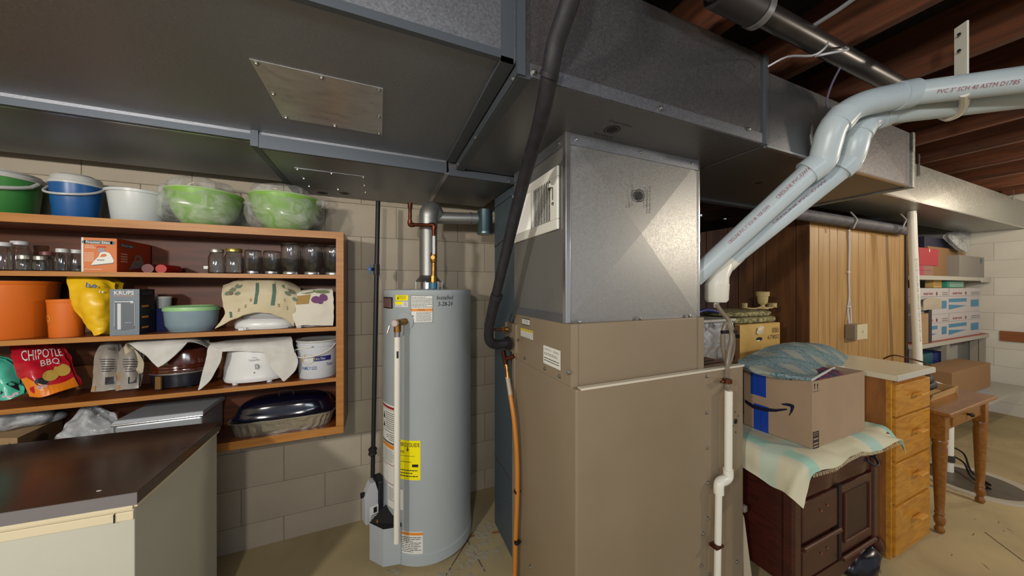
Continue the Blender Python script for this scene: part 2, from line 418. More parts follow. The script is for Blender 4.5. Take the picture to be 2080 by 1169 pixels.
obj('wall_recess', MB().box(2.4, 6.8, 3.5, 3.6, 0, 2.6), mat('dark recess wall', '#3a2a1d', .8), kind='structure', smooth=False)
# ceiling: boards over joists
M_sub = mat('dark subfloor', '#1c1210', .85, 0, '#140d0b', 4, (1, 8, 1))
M_joist = mat('joist wood', '#5e3218', .75, 0, '#402210', 3, (12, 1, 12), .1, 40)
cl = obj('ceiling', MB().box(-3.3, 6.8, -4, 3.6, 2.71, 2.75), M_sub, kind='structure', smooth=False)
x = 1.80-.5665*8
while x < FX:
    obj('joist', MB().box(x-.02, x+.02, -3.9, 3.4, 2.472, 2.71), M_joist, cl, smooth=False); x += .5665
obj('baseboard_right', MB().box(FX-.02, FX-.006, -3.5, 1.22, at(2045, 692, X=FX).z, at(2045, 672, X=FX).z), mat('stained rail', '#8a5428', .5, 0, '#74421d', 3, (20, 1, 20)), kind='structure', smooth=False)

# ---------------------------------------------------------------- ducts
def cross(b, o, eu, ev, nrm, h=.005, mi=0):
    "a sheet face with a raised cross break"
    o = Vector(o); eu = Vector(eu); ev = Vector(ev); c = o+(eu+ev)/2+Vector(nrm)*h
    b.add([o, o+eu, o+eu+ev, o+ev, c], [(0, 1, 4), (1, 2, 4), (2, 3, 4), (3, 0, 4)], mi)
def duct(name, label, x0, x1, y0, y1, z0, z1, m=galv, cuts=(), group=None):
    t = thing(name, label, 'duct', ((x0+x1)/2, (y0+y1)/2, z0), group)
    b = MB().box(x0, x1, y0, y1, z0, z1)
    b.f = [f for f in b.f if f != (0, 1, 5, 4) and f != (3, 2, 1, 0)]; b.mi = b.mi[:len(b.f)]
    xs = [x0]+list(cuts)+[x1]
    for a, c in zip(xs, xs[1:]):
        cross(b, (a, y0, z0), (c-a, 0, 0), (0, 0, z1-z0), (0, -1, 0), .004)
        cross(b, (a, y1, z0), (c-a, 0, 0), (0, y0-y1, 0), (0, 0, -1), .004)
    obj('sheet_body', b, m, t, smooth=False); return t
dz = lambda v: H+v
YF, YB = .789, 1.517
XJ = .352
lm = duct('trunk_duct', 'dull grey galvanized trunk duct over the shelves with patch plate underneath', -3.1, XJ, YF, YB+.02, dz(.612), dz(.932), galvd, (-1.9, -.75))
c = [at(510, 120, Z=dz(.612)), at(777, 175, Z=dz(.612)), at(777, 270, Z=dz(.612)), at(575, 240, Z=dz(.612))]
xa, xb = (c[0].x+c[3].x)/2, (c[1].x+c[2].x)/2; ya, yb = (c[0].y+c[1].y)/2, (c[2].y+c[3].y)/2
obj('access_panel', MB().box(xa, xb, ya, yb, dz(.608), dz(.611)), mat('bright patch plate', '#b4b5b8', .3, .7, '#c2c3c6', 14, (1, 2.5, 1), rvar=.08), lm, 'bright patch plate', smooth=False)
ix = lambda k: xa+.012+(xb-xa-.024)*k
iy = lambda k: ya+.012+(yb-ya-.024)*k
screws(lm, [(ix(0), iy(0), dz(.608)), (ix(.5), iy(0), dz(.608)), (ix(1), iy(0), dz(.608)), (ix(0), iy(.5), dz(.608)), (ix(0), iy(1), dz(.608)), (ix(.5), iy(1), dz(.608)), (ix(1), iy(1), dz(.608)), (ix(1), iy(.55), dz(.608))], (0, 0, -1), .005)
obj('seam', MB().box(-3.1, XJ-.03, YF-.004, YF+.012, dz(.606), dz(.628)), seamm, lm, smooth=False)
obj('seam', MB().box(XJ-.055, XJ-.015, YF-.006, YB, dz(.6), dz(.611)), seamm, lm, 'flat seam strip at the end', smooth=False)
obj('seam', MB().box(XJ-.055, XJ-.02, YF-.006, YF, dz(.6), dz(.93)), seamm, lm, smooth=False)
# junction box above the furnace
jb = duct('junction_duct', 'galvanized junction box of the trunk duct right above the furnace plenum', XJ, 1.432, YF, YB, dz(.575), dz(.932), galv, ())
obj('drive_cleat', MB().box(XJ-.012, XJ+.012, YF-.014, YF, dz(.57), dz(.93)), seamm, jb, smooth=False)
obj('drive_cleat', MB().box(XJ-.004, XJ+.03, YF-.006, YB, dz(.568), dz(.577)), seamm, jb, smooth=False)
obj('drive_cleat', MB().box(XJ-.01, XJ-.002, YF, YB, dz(.57), dz(.61)), seamm, jb, smooth=False)
obj('flange', MB().box(XJ+.03, 1.43, YF-.004, YF-.001, dz(.577), dz(.615)), galvd, jb, smooth=False)
obj('drive_cleat', MB().box(1.424, 1.44, YF-.012, YF+.01, dz(.572), dz(.93)), seamm, jb, smooth=False)
screws(jb, [at(1085, 146, Y=YF-.005), at(1342, 220, Y=YF-.006), at(1520, 262, Y=YF-.006)], (0, -1, 0), .006)
screws(jb, [at(1042, 160, X=XJ-.01), at(966, 279, X=XJ-.01), at(931, 333, X=XJ-.01)], (-1, 0, 0), .005)
pr = PR(plane((0, 0, dz(.574)), (1, 0, 0), (0, -1, 0)))
p = at(1243, 263, Z=dz(.574)); pu, pv = p.x, -p.y
pr.disc(pu, pv, .030, r0=.025).disc(pu, pv, .021).text('Corporation', pu-.05, pv+.04, pu+.05, pv+.052).text('Warehouse', pu-.05, pv-.05, pu+.045, pv-.038).text('Made in U.S.A.', pu-.06, pv-.068, pu+.055, pv-.056)
pr.done('stamp', ink, jb, 'round black mill stamp')
# right trunk
rt = duct('trunk_duct', 'long galvanized trunk duct running behind the grey plastic pipes', 1.44, 2.785, YF, 1.43, dz(.572), dz(.872), galv, (2.1,))
obj('end_cap', MB().box(2.772, 2.80, YF-.012, 1.44, dz(.562), dz(.875)), galvl, rt, smooth=False, bevel=.003)
obj('seam', MB().box(1.445, 2.77, YF-.004, YF+.01, dz(.566), dz(.574)), steel, rt, smooth=False)
obj('duct_hole', MB().lathe([(.018, dz(.569)), (.018, dz(.5715))], c=at(1541, 371, Z=dz(.57))[:2], n=16), dark, rt)
obj('seam', MB().box(1.445, 2.77, 1.40, 1.437, dz(.555), dz(.573)), seamm, rt, smooth=False)
bd = duct('branch_duct', 'pale galvanized branch duct running to the white far wall', 2.785, FX-.012, 1.06, 1.45, dz(.662), dz(.955), galvl, (3.9, 5.0))
obj('seam', MB().box(2.81, FX-.02, 1.054, 1.064, dz(.656), dz(.666)), steel, bd, smooth=False)
for px in (1866, 2058):
    p = at(px, 350 if px < 1900 else 400, Y=1.054)
    obj('hanger_strap', MB().box(p.x-.012, p.x+.012, 1.050, 1.054, p.z-.03, 2.50), steel, bd, smooth=False)
# lower return ducts behind the main trunk
rd_ = duct('return_duct', 'dull galvanized return duct low against the wall above the bowls', -3.1, -.437, YB+.023, 2.11, dz(.585), dz(.9), galvd, (-1.8,))
obj('seam', MB().box(-3.1, -.45, YB+.02, YB+.035, dz(.575), dz(.6)), seamm, rd_, smooth=False)
obj('seam', MB().box(-3.1, -.45, YB+.045, YB+.055, dz(.578), dz(.586)), steel, rd_, smooth=False)
dd = duct('return_duct', 'drop section of return duct with a dark screwed plate and a black stamp', -.437, .30, YB+.023, WY-.012, dz(.553), dz(.9), galvd)
obj('drive_cleat', MB().box(-.462, -.437, YB+.012, WY-.02, dz(.55), dz(.62)), seamm, dd, smooth=False)
obj('seam', MB().box(-.437, .30, YB+.015, YB+.03, dz(.548), dz(.60)), seamm, dd, smooth=False)
obj('seam', MB().box(.292, .31, YB+.02, WY-.014, dz(.545), dz(.556)), steel, dd, smooth=False)
q = [at(598, 340, Z=dz(.553)), at(740, 356, Z=dz(.553)), at(746, 390, Z=dz(.553)), at(626, 378, Z=dz(.553))]
xa, xb, ya, yb = (q[0].x+q[3].x)/2, (q[1].x+q[2].x)/2, (q[0].y+q[1].y)/2, (q[2].y+q[3].y)/2
obj('access_panel', MB().box(xa, xb, ya, yb, dz(.549), dz(.552)), galvd, dd, 'small dark patch plate', smooth=False)
screws(dd, [(xa+(xb-xa)*i*.94+.01, ya+(yb-ya)*j*.9+.01, dz(.549)) for i, j in ((0, 0), (.5, 0), (1, 0), (0, .5), (1, .5), (0, 1), (.5, 1), (1, 1))], (0, 0, -1), .005)
pr = PR(plane((0, 0, dz(.552)), (1, 0, 0), (0, -1, 0)))
for px in (655, 700):
    p = at(px, 392, Z=dz(.552)); pu, pv = p.x, -p.y
    pr.disc(pu, pv, .028, r0=.022).disc(pu, pv, .018).text('Corporation', pu-.07, pv-.06, pu+.05, pv-.045)
pr.done('stamp', ink, dd)
ed = duct('return_duct', 'warm-toned galvanized return section between water heater vent and furnace', .31, .66, YB+.023, WY-.13, dz(.55), dz(.9), galv)
obj('seam', MB().box(.31, .66, YB+.012, YB+.024, dz(.54), dz(.575)), seamm, ed, smooth=False)
screws(ed, [at(905, 352, Z=dz(.549)), at(1034, 368, Z=dz(.549)), at(884, 412, Z=dz(.549))], (0, 0, -1), .005)
# floor-standing return drop behind the furnace
dp = thing('return_drop', 'blue grey galvanized return drop standing on the floor behind the furnace', 'duct', (.9, 1.7, 0))
obj('sheet_body', MB().box(.665, 1.3, 1.525, 1.872, 0, dz(.56)), galvb, dp, smooth=False, bevel=.003)
for py0, py1 in ((922, 975), (500, 470), (420, 395)):
    a, c = at(1006, py0, X=.664), at(1040, py1, X=.664)
    obj('seam', MB().hexa([a+Vector((-.006, 0, -.006)), c+Vector((-.006, 0, -.006)), c+Vector((0.001, 0, -.006)), a+Vector((.001, 0, -.006))],
        [a+Vector((-.006, 0, .006)), c+Vector((-.006, 0, .006)), c+Vector((.001, 0, .006)), a+Vector((.001, 0, .006))]), steel if py0 > 900 else galvb, dp, smooth=False)

# ---------------------------------------------------------------- furnace
XL, Y1, Y2 = .64, .945, 1.51
ZL, ZC = 1.108, 1.336
fu = thing('furnace', 'tall beige steel furnace cabinet standing in the middle below the plenum', 'furnace', (1.1, 1.2, 0))
b = MB().box(XL, 1.56, Y1, Y2, 0, ZL)
obj('blower_cabinet', b, beige, fu, smooth=False, bevel=.006)
obj('coil_cabinet', MB().box(XL+.001, 1.327, .979, Y2, ZL-.002, ZC), beige, fu, smooth=False, bevel=.004)
obj('corner_flange', MB().box(XL-.002, XL+.028, .974, .9795, ZL-.004, ZC), beige, fu, smooth=False, bevel=.001)
obj('corner_flange', MB().box(1.30, 1.333, .974, .98, ZL, ZC), beige, fu, smooth=False, bevel=.001)
obj('top_flange', MB().box(XL+.02, 1.56, Y1-.004, Y1+.02, ZL-.004, ZL+.004), mat('worn edge', '#c8c2b2', .4), fu, smooth=False)
# side stripe beside coil door on the left face
def fl(px, py): return at(px, py, X=XL)
a = fl(1047, 640); c2 = fl(1030, 720)
obj('connection_plate', MB().box(XL-.012, XL+.02, 1.455, 1.60, at(1040, 712, X=XL).z, at(1040, 655, X=XL).z), beige, fu, smooth=False, bevel=.003)
obj('side_rail', MB().box(XL-.008, XL, 1.478, 1.51, 0, ZL+.08), beige, fu, smooth=False, bevel=.002)
screws(fu, [fl(*p) for p in ((1107, 748), (1137, 764), (1053, 690), (1044, 645), (1078, 1150), (1066, 727))], (-1, 0, 0), .006)
screws(fu, [at(px, py, Y=Y1-.001) for px, py in ((1436, 764), (1436, 838), (1437, 909), (1437, 980), (1437, 1052), (1428, 1083), (1424, 1148), (1441, 1165), (1496, 1140))], (0, -1, 0), .0055)
screws(fu, [at(1155, 755, Y=.973)], (0, -1, 0), .007)
pm = plane((XL, 0, 0), (0, -1, 0), (0, 0, 1))
def pf(px, py):
    p = at(px, py, X=XL); return -p.y, p.z
for (x0, y0, x1, y1, nm) in ((1061, 645, 1076, 662, 'a'), (1058, 665, 1083, 690, 'b'), (1104, 700, 1139, 752, 'c')):
    u0, v1 = pf(x0, y0); u1, v0 = pf(x1, y1); v1_ = max(v0, v1)
    lb = PR(pm).rect(u0, v0, u1, v1_).done('label', paper, fu, {'a': 'small white sticker', 'b': 'white and yellow warning sticker', 'c': 'large white data sticker'}[nm])
    if nm == 'a': PR(pm).rect(u0, v1_-.004, u1, v1_, .0012).rect(u0, v0, u1, v0+.004, .0012).lines(u0+.01, v0+.006, u1-.01, v1_-.006, 4).done('print', ink, lb)
    if nm == 'b':
        PR(pm).rect(u0, v1_-(v1_-v0)*.3, u1, v1_, .0012).done('warning_bar', mat('mustard ink', '#d3bd2b', .5), lb)
        PR(pm).lines(u0+.004, v0, u1-.004, v1_-(v1_-v0)*.34, 6, .0014).text('CAUTION', u0+.008, v1_-(v1_-v0)*.25, u1-.008, v1_-(v1_-v0)*.08, .0016).done('print', inkg, lb)
    if nm == 'c':
        h = v1_-v0
        PR(pm).lines(u0+.01, v0+h*.78, u0+(u1-u0)*.5, v1_-.01, 3, seed=1).lines(u0+(u1-u0)*.6, v0+h*.75, u1-.01, v1_-.01, 3, seed=3).lines(u0+.008, v0+h*.5, u1-.02, v0+h*.65, 2, seed=4).lines(u0+.008, v0+.01, u1-.01, v0+.03, 2, seed=5).rect(u0+(u1-u0)*.62, v0+.03, u0+(u1-u0)*.63, v0+h*.45, .0012).done('print', ink, lb)
# right end of the blower top: louvres
for i in range(4):
    p = at(1432, 722+i*6, Z=ZL+.001)
    obj('vent_slot', MB().box(1.36, 1.52, p.y-.006, p.y+.006, ZL, ZL+.003), dark, fu, smooth=False)
b = MB().box(1.33, 1.56, 1.0, 1.2, ZL-.001, ZL+.002)
obj('louvre_plate', b, mat('brown louvre', '#6d5040', .6), fu, smooth=False)
def disc(px, py, r, name='knockout', m=dark):
    p = at(px, py, Y=Y1); pr = PR(plane((0, Y1, 0), (1, 0, 0), (0, 0, 1))); pr.disc(p.x, p.z, r, .0015); pr.done(name, m, fu)
disc(1494, 855, .012)
for px, py in ((1493, 836), (1499, 844), (1489, 864), (1494, 877)): disc(px, py, .003, 'knockout_hole')
p = at(1503, 800, Y=Y1); PR(plane((0, Y1, 0), (1, 0, 0), (0, 0, 1))).disc(p.x, p.z, .016, .001, ry=.035, r0=.0155).done('knockout_ring', mat('shadow line', '#75695a', .6), fu)

# plenum
PF = 1.009; ZT = dz(.575); PXR = 1.343
pl = thing('supply_plenum', 'shiny galvanized supply plenum box with crossed folds on top of the furnace', 'plenum', (1, 1.25, ZC))
galvp = mat('shiny galvanized sheet', '#93938f', .43, .75, '#9a9a99', 190, (1, 1, 1), .05, 150, pattern='voronoi', lo=0, hi=1, rvar=.05)
b = MB().box(XL, PXR, PF, Y2-.01, ZC, ZT); b.f = [f for f in b.f if f not in ((0, 1, 5, 4), (3, 0, 4, 7))]; b.mi = b.mi[:len(b.f)]
cross(b, (XL, PF, ZC), (PXR-XL, 0, 0), (0, 0, ZT-ZC), (0, -1, 0), .014)
cross(b, (XL, Y2-.01, ZC), (0, PF-Y2+.01, 0), (0, 0, ZT-ZC), (-1, 0, 0), .008)
obj('sheet_body', b, galvp, pl, smooth=False)
obj('top_flange', MB().box(XL+.01, PXR, PF-.006, PF-.002, ZT-.045, ZT), galvd, pl, smooth=False)
obj('top_flange', MB().box(XL-.006, XL-.002, PF+.02, Y2-.02, ZT-.045, ZT), galvd, pl, smooth=False)
obj('bottom_flange', MB().box(XL-.006, XL-.001, PF+.01, Y2-.02, ZC, ZC+.035), galvd, pl, smooth=False)
obj('corner_seam', MB().box(XL-.008, XL+.014, PF-.009, PF+.014, ZC, ZT), steel, pl, smooth=False, bevel=.003)
obj('corner_seam', MB().box(PXR-.004, PXR+.003, PF-.006, PF+.01, ZC, ZT), steel, pl, smooth=False)
screws(pl, [at(px, py, Y=PF-.006) for px, py in ((1171, 283), (1301, 309), (1405, 332))], (0, -1, 0), .005)
screws(pl, [at(px, py, X=XL-.006) for px, py in ((1135, 291),)], (-1, 0, 0), .005)
screws(pl, [at(px, 655-(px-1150)*.055, Y=PF-.012) for px in (1177, 1300, 1400)], (0, -1, 0), .006)
pr = PR(plane((0, PF-.015, 0), (1, 0, 0), (0, 0, 1)))
p = at(1299, 397, Y=PF-.015); u, v = p.x, p.z
pr.disc(u, v, .026, r0=.022).disc(u, v, .018).text('Wor', u-.060, v-.055, u-.050, v-.03, vert=True).text('Corporation', u-.045, v-.045, u-.035, v+.04, vert=True)
pr.text('Warehouse', u+.034, v-.045, u+.043, v+.03, vert=True).text('Made in U.S.A.', u+.048, v-.065, u+.058, v+.05, vert=True)
pr.done('stamp', ink, pl, 'round black mill stamp with small lettering')
# register in the plenum's left face
ga, gb = at(1047, 383, X=XL), at(1139, 336, X=XL); z0, z1 = at(1139, 465, X=XL).z, gb.z
gy0, gy1 = gb.y, ga.y
g = thing('air_register', 'white louvred air register screwed to the left side of the plenum', 'vent', (XL-.012, (gy0+gy1)/2, z0))
fr = MB(); e = .05
fr.box(XL-.016, XL-.005, gy0, gy1, z0, z0+e*.8).box(XL-.016, XL-.005, gy0, gy1, z1-e*.8, z1).box(XL-.016, XL-.005, gy0, gy0+e, z0+e*.8, z1-e*.8).box(XL-.016, XL-.005, gy1-e*.6, gy1, z0+e*.8, z1-e*.8)
obj('register_frame', fr, white, g, smooth=False, bevel=.003)
obj('register_back', MB().box(XL-.008, XL-.006, gy0+e, gy1-e*.6, z0+e*.8, z1-e*.8), mat('register shadow', '#4a493f', .7), g, smooth=False)
n = 26
for i in range(n):
    y = gy0+e+(gy1-e*1.6-gy0)*(i+.5)/n
    sl = R(62) if i < 12 else R(-40)
    obj('louvre', MB().box(XL-.0185, XL-.0065, y-.0009, y+.0009, z0+e*.8, z1-e*.8, rot=sl), white, g, smooth=False)
obj('mullion', MB().box(XL-.0175, XL-.008, gy0+e+(gy1-e*1.6-gy0)*.47-.008, gy0+e+(gy1-e*1.6-gy0)*.47+.008, z0+e*.8, z1-e*.8), white, g, smooth=False)
obj('damper_lever', MB().box(XL-.03, XL-.016, gy0+.03, gy0+.037, z1-.075, z1-.068).box(XL-.036, XL-.028, gy0+.026, gy0+.041, z1-.078, z1-.064), white, g, smooth=False, bevel=.001)
obj('damper_slot', MB().box(XL-.0168, XL-.015, gy0+.031, gy0+.036, z1-.125, z1-.075), dark, g, smooth=False)
screws(g, [(XL-.016, gy0+.03, z1-.14)], (-1, 0, 0), .005)

# refrigerant line in black insulation
tp0 = at(1190, -130, D=.72)
pts = [Vector((tp0.x+.02, tp0.y-.01, 2.69)), tp0, at(1166, -30, D=.74), at(1152, 20, D=.765), at(1128, 90, D=.81), at(1117, 150, D=.845), at(1097, 250, D=.95), at(1068, 350, D=1.12), at(1038, 470, D=1.28), at(1006, 605, D=1.42)]
t = thing('refrigerant_line', 'thick black foam-wrapped refrigerant line sweeping down past the plenum', 'pipe', pts[-1])
obj('foam_sleeve', MB().tube(pts, [.024]*6+[.0235]*3+[.021], 14, smooth=4), black, t)
lo = [at(1008, 600, D=1.415), at(998, 640, D=1.47), at(993, 672, D=1.51), at(995, 692, D=1.54), at(1008, 699, D=1.57), at(1032, 696, D=1.60)]
obj('foam_elbow', MB().tube(lo, [.026, .0235, .0235, .024, .024, .024], 14, smooth=4), black, t)
obj('tape_band', MB().tube([at(1010, 597, D=1.41), at(1007, 606, D=1.42)], .0275, 14), black, t)
p = at(1117, 147, D=.842); q = at(1114, 157, D=.849)
obj('tape_band', MB().tube([p, q], .0262, 14), black, t)
obj('grommet', MB().tube([at(1028, 697, D=1.595), at(1034, 696, D=1.603)], .034, 14), dark, t)
t = thing('liquid_line', 'thin copper liquid line entering the cabinet beside the black elbow', 'pipe', at(1015, 668, D=1.57))
obj('tube', MB().tube([at(1006, 625, D=1.56), at(988, 652, D=1.56), at(990, 668, D=1.57), at(1028, 668, D=1.60)], .006, 10, smooth=3), copper, t)
obj('fitting', MB().tube([at(1018, 668, D=1.59), at(1024, 668, D=1.595)], .014, 6).tube([at(1026, 668, D=1.597), at(1032, 668, D=1.6)], .011, 10), brass, t)
# condensate drain: copper tee and orange hose
t = thing('drain_hose', 'orange hose from a copper tee clipped down the furnace corner', 'hose', at(1040, 1100, X=XL-.03))
obj('copper_tee', MB().tube([at(1022, 712, X=.60), at(1028, 742, X=.60)], .0125, 12).tube([at(1026, 730, X=.60), at(1045, 722, X=.632)], .011, 12), copper, t)
obj('stub', MB().tube([at(1029, 742, X=.60), at(1032, 770, X=.60)], .0095, 12).tube([at(1028, 740, X=.60), at(1029, 748, X=.60)], .0115, 12), brass, t)
obj('clear_sleeve', MB().tube([at(1031, 765, X=.60), at(1037, 802, X=.60)], .0115, 12), mat('cloudy hose', '#a89a86', .4), t)
obj('hose', MB().tube([at(1036, 798, X=.60), at(1044, 850, X=.605), at(1050, 920, X=.612), at(1051, 1000, X=.612), at(1048, 1080, X=.61), at(1045, 1180, X=.608), (.606, 1.46, .003)], .0115, 12, smooth=4), mat('orange brown hose', '#b9772d', .4), t)
for py in (997, 1100):
    obj('pipe_clip', MB().tube([at(1043, py, X=.606), at(1058, py, X=.636)], .004, 8).tube([at(1050, py-3, X=.611), at(1050, py+3, X=.611)], .0135, 12), copper if py < 1000 else dark, t)

# white condensate pipe on the furnace front
def fr_(px, py, o=.03): return at(px, py, Y=Y1-o)
t = thing('condensate_pipe', 'white plastic condensate pipe with an offset strapped to the furnace front', 'pipe', fr_(1456, 1160))
a, b1, b2, b3 = fr_(1480, 793), fr_(1479, 962), fr_(1460, 985), fr_(1457, 1169)
obj('pipe', MB().tube([a, b1], .0155, 16), pvcw, t); obj('pipe', MB().tube([b2+Vector((0, 0, .01)), b3, Vector((b3.x, b3.y, .005))], .0135, 16), pvcw, t)
obj('elbow', MB().tube([fr_(1479, 952), fr_(1479, 966), fr_(1474, 973), fr_(1468, 976)], .020, 16, smooth=3), pvcw, t)
obj('elbow', MB().tube([fr_(1474, 973), fr_(1464, 977), fr_(1460, 985), fr_(1460, 1001)], .020, 16, smooth=3), pvcw, t)
for px, py in ((1457, 1106),): obj('copper_strap', MB().box(b3.x-.028, b3.x+.02, Y1-.047, Y1-.012, fr_(px, py).z-.006, fr_(px, py).z+.006), copper, t, smooth=False, bevel=.003)
t = thing('drain_tube', 'looped clear vinyl drain tube tied with a black band above the white pipe', 'hose', fr_(1475, 790))
tp = [at(1455, 617, D=1.53), at(1465, 632, D=1.52), at(1483, 655, D=1.5), at(1489, 690, D=1.48), at(1486, 720, D=1.46), at(1478, 738, D=1.45), at(1470, 715, D=1.45), at(1468, 680, D=1.45), at(1476, 655, D=1.45), at(1486, 680, D=1.44), at(1480, 715, D=1.43), at(1477, 745, D=1.42), at(1475, 780, D=1.42), fr_(1479, 798)]
vin = mat('clear vinyl tube', '#9a8e7d', .2, 0, trans=.45, ior=1.3)
obj('tube', MB().tube(tp, .0095, 12, smooth=5), vin, t)
obj('tie', MB().tube([at(1466, 674, D=1.44), at(1496, 673, D=1.46)], .008, 8), dark, t)
obj('copper_ring', MB().tube([fr_(1477, 769), fr_(1477, 777)], .019, 16).tube([fr_(1464, 775), fr_(1470, 774)], .005), copper, t)

# ---------------------------------------------------------------- grey-white vent pipes
def vent_pipe(label, straight1, bend, straight2, loc):
    straight1 = [straight1[0]+(straight1[0]-straight1[1])*2.2, straight1[1]]
    t = thing('vent_pipe', label, 'pipe', loc, 'plastic vent pipes')
    r = .0445
    obj('pipe', MB().tube(straight1, r, 24), pvc, t)
    obj('pipe', MB().tube(straight2, r, 24), pvc, t)
    el = obj('elbow', MB().tube(bend, r*1.12, 24, smooth=5), pvc, t)
    P = [Vector(p) for p in bend]; n = len(P)
    for p, q in ((P[0], P[1]), (P[n//2-1], P[n//2]), (P[-1], P[-2])):
        d = (q-p).normalized(); obj('socket', MB().tube([p-d*.004, p+d*.05], r*1.22, 24), pvc, el)
    return t
p1b = [at(1850, 190, D=1.30), at(1800, 200, D=1.31), at(1752, 212, D=1.32), at(1715, 232, D=1.33), at(1690, 262, D=1.34), at(1678, 300, D=1.36), at(1668, 330, D=1.38), at(1640, 350, D=1.40)]
v1 = vent_pipe('upper of two parallel white plastic vent pipes, the thicker looking one', [at(2200, 146, D=1.06), at(1850, 190, D=1.30)], p1b, [at(1652, 341, D=1.39), at(1408, 566, D=1.56)], at(2000, 170, D=1.2))
p2b = [at(1800, 231, D=1.41), at(1772, 240, D=1.41), at(1750, 255, D=1.41), at(1738, 278, D=1.41), at(1732, 303, D=1.42), at(1722, 328, D=1.44), at(1704, 345, D=1.455)]
v2 = vent_pipe('lower of two parallel white plastic vent pipes, ending in a drain tee', [at(2200, 180, D=1.18), at(1800, 231, D=1.41)], p2b, [at(1716, 338, D=1.45), at(1470, 536, D=1.62)], at(1900, 220, D=1.4))
tee = thing('drain_tee', 'white plastic drip cup hanging under the lower vent pipe', 'pipe', at(1455, 610, D=1.60))
obj('tee_body', MB().tube([at(1492, 515, D=1.62), at(1470, 536, D=1.62)], .053, 24).tube([at(1468, 535, D=1.62), at(1457, 560, D=1.6), at(1456, 590, D=1.60)], .051, 24), pvcw, tee)
obj('drip_cup', MB().tube([at(1456, 576, D=1.60), at(1455, 608, D=1.60), at(1455, 613, D=1.60)], [.054, .052, .044], 24), pvcw, tee)
obj('nipple', MB().tube([at(1455, 612, D=1.60), at(1455, 624, D=1.60)], .012, 12), pvcw, tee)
# red pipe marking
def pipe_text(ax, s, p, q, r, side, h=.0145, parent=None):
    a_, d_ = Vector(ax[0]), (Vector(ax[1])-Vector(ax[0])).normalized()
    p, q = [a_+d_*(Vector(k)-a_).dot(d_) for k in (p, q)]; ex = (q-p).normalized(); view = (Vector((0, 0, H))-(p+q)/2).normalized(); ny = (view-ex*view.dot(ex)).normalized(); up = ex.cross(ny)*-1
    if up.z < 0: up = -up
    up = ny.cross(ex); L_ = (q-p).length
    f = lambda u, v, w: p+ex*u+(ny*math.cos((v+side)/r)+up*math.sin((v+side)/r))*(r+.0012)
    PR(f).text(s, 0, 0, L_, h).done('printing', mat('faded red print', '#8f3f58', .6), parent)
pipe_text((at(1652, 341, D=1.39), at(1408, 566, D=1.56)), 'CRESLINE PVC 3" SCH 40  NSF-DWV', at(1480, 500, D=1.51), at(1560, 426, D=1.455), .0445, .002, parent=v1)
pipe_text((at(1652, 341, D=1.39), at(1408, 566, D=1.56)), 'CRESLINE PVC-DWV', at(1575, 412, D=1.445), at(1640, 352, D=1.40), .0445, .004, parent=v1)
pipe_text((at(2200, 146, D=1.06), at(1850, 190, D=1.30)), 'PVC 3" SCH 40 ASTM D1785', at(1900, 184, D=1.265), at(2060, 164, D=1.155), .0445, -.012, parent=v1)
pipe_text((at(1716, 338, D=1.45), at(1470, 536, D=1.62)), 'CRESLINE PVC-DWV', at(1560, 464, D=1.59), at(1660, 383, D=1.53), .0445, 0, .009, parent=v2)
# hanger strap and loop
p = at(1953, 150, D=1.22); q = at(1953, 50, D=1.22)
t = thing('pipe_hanger', 'perforated white strap with a loop carrying both vent pipes', 'hanger', p)
obj('strap', MB().box(p.x-.003, p.x+.003, p.y-.021, p.y+.021, p.z-.06, q.z, rot=R(-35)), pvcw, t, smooth=False)
for py in (70, 103):
    a = at(1948, py, D=1.213); obj('strap_hole', MB().tube([a, a+(Vector((0, 0, a.z))-a).normalized()*.004], .005, 10), dark, t)
lp = [at(1960, 190, D=1.2), at(1958, 215, D=1.27), at(1945, 232, D=1.32), at(1925, 240, D=1.36), at(1908, 233, D=1.40), at(1898, 226, D=1.44)]
obj('loop', MB().tube(lp, .013, 8, smooth=4), pvcw, t)

# black drain pipe under the joists
ya = .66; za = dz(.92)
t = thing('drain_pipe', 'dark iron drain pipe hung crosswise under the joists', 'pipe', (1.6, ya, za))
x0, x1 = 1.02, at(1838, 170, Y=ya).x
obj('pipe', MB().tube([(.8, ya, za), (x1, ya, za)], .034, 20), mat('dark iron', '#3a3634', .35, .5, '#2a2727', 10), t)
xc = at(1540, 25, Y=ya).x
obj('coupling', MB().tube([(xc-.20, ya, za), (xc, ya, za)], .048, 20), mat('black coupling', '#211f22', .5), t)
obj('clamp', MB().tube([(xc-.015, ya, za), (xc+.012, ya, za)], .0505, 20), mat('grey band', '#6d6d70', .4, .4), t)
wc = mat('white cable', '#b9bac2', .5)
t = thing('ceiling_cable', 'thin white cable looped around the dark drain pipe', 'cable', at(1700, 110, D=1.1))
obj('cable', MB().tube([at(1560, 135, D=1.25), at(1600, 115, D=1.2), at(1650, 113, D=1.06), at(1675, 98, D=1.05), at(1682, 86, D=1.15)], .0035, 8, smooth=4), wc, t)
obj('cable', MB().tube([at(1655, 114, D=1.06), at(1690, 107, D=1.05), at(1722, 101, D=1.1), at(1716, 96, D=1.2)], .0035, 8, smooth=4), wc, t)
obj('cable', MB().tube([at(1706, 138, D=1.15), at(1688, 175, D=1.22), at(1679, 210, D=1.3), at(1690, 228, D=1.4)], .0035, 8, smooth=4), mat('grey cable', '#6c6c86', .5), t)
t = thing('joist_conduit', 'thin grey conduit running up between the joists', 'pipe', at(1640, 60, D=1.3))
obj('conduit', MB().tube([at(1640, 60, D=1.18), at(1700, 22, D=1.10), at(1738, -5, D=1.05)], .007, 8), mat('grey conduit', '#8a8d92', .4, .3), t)
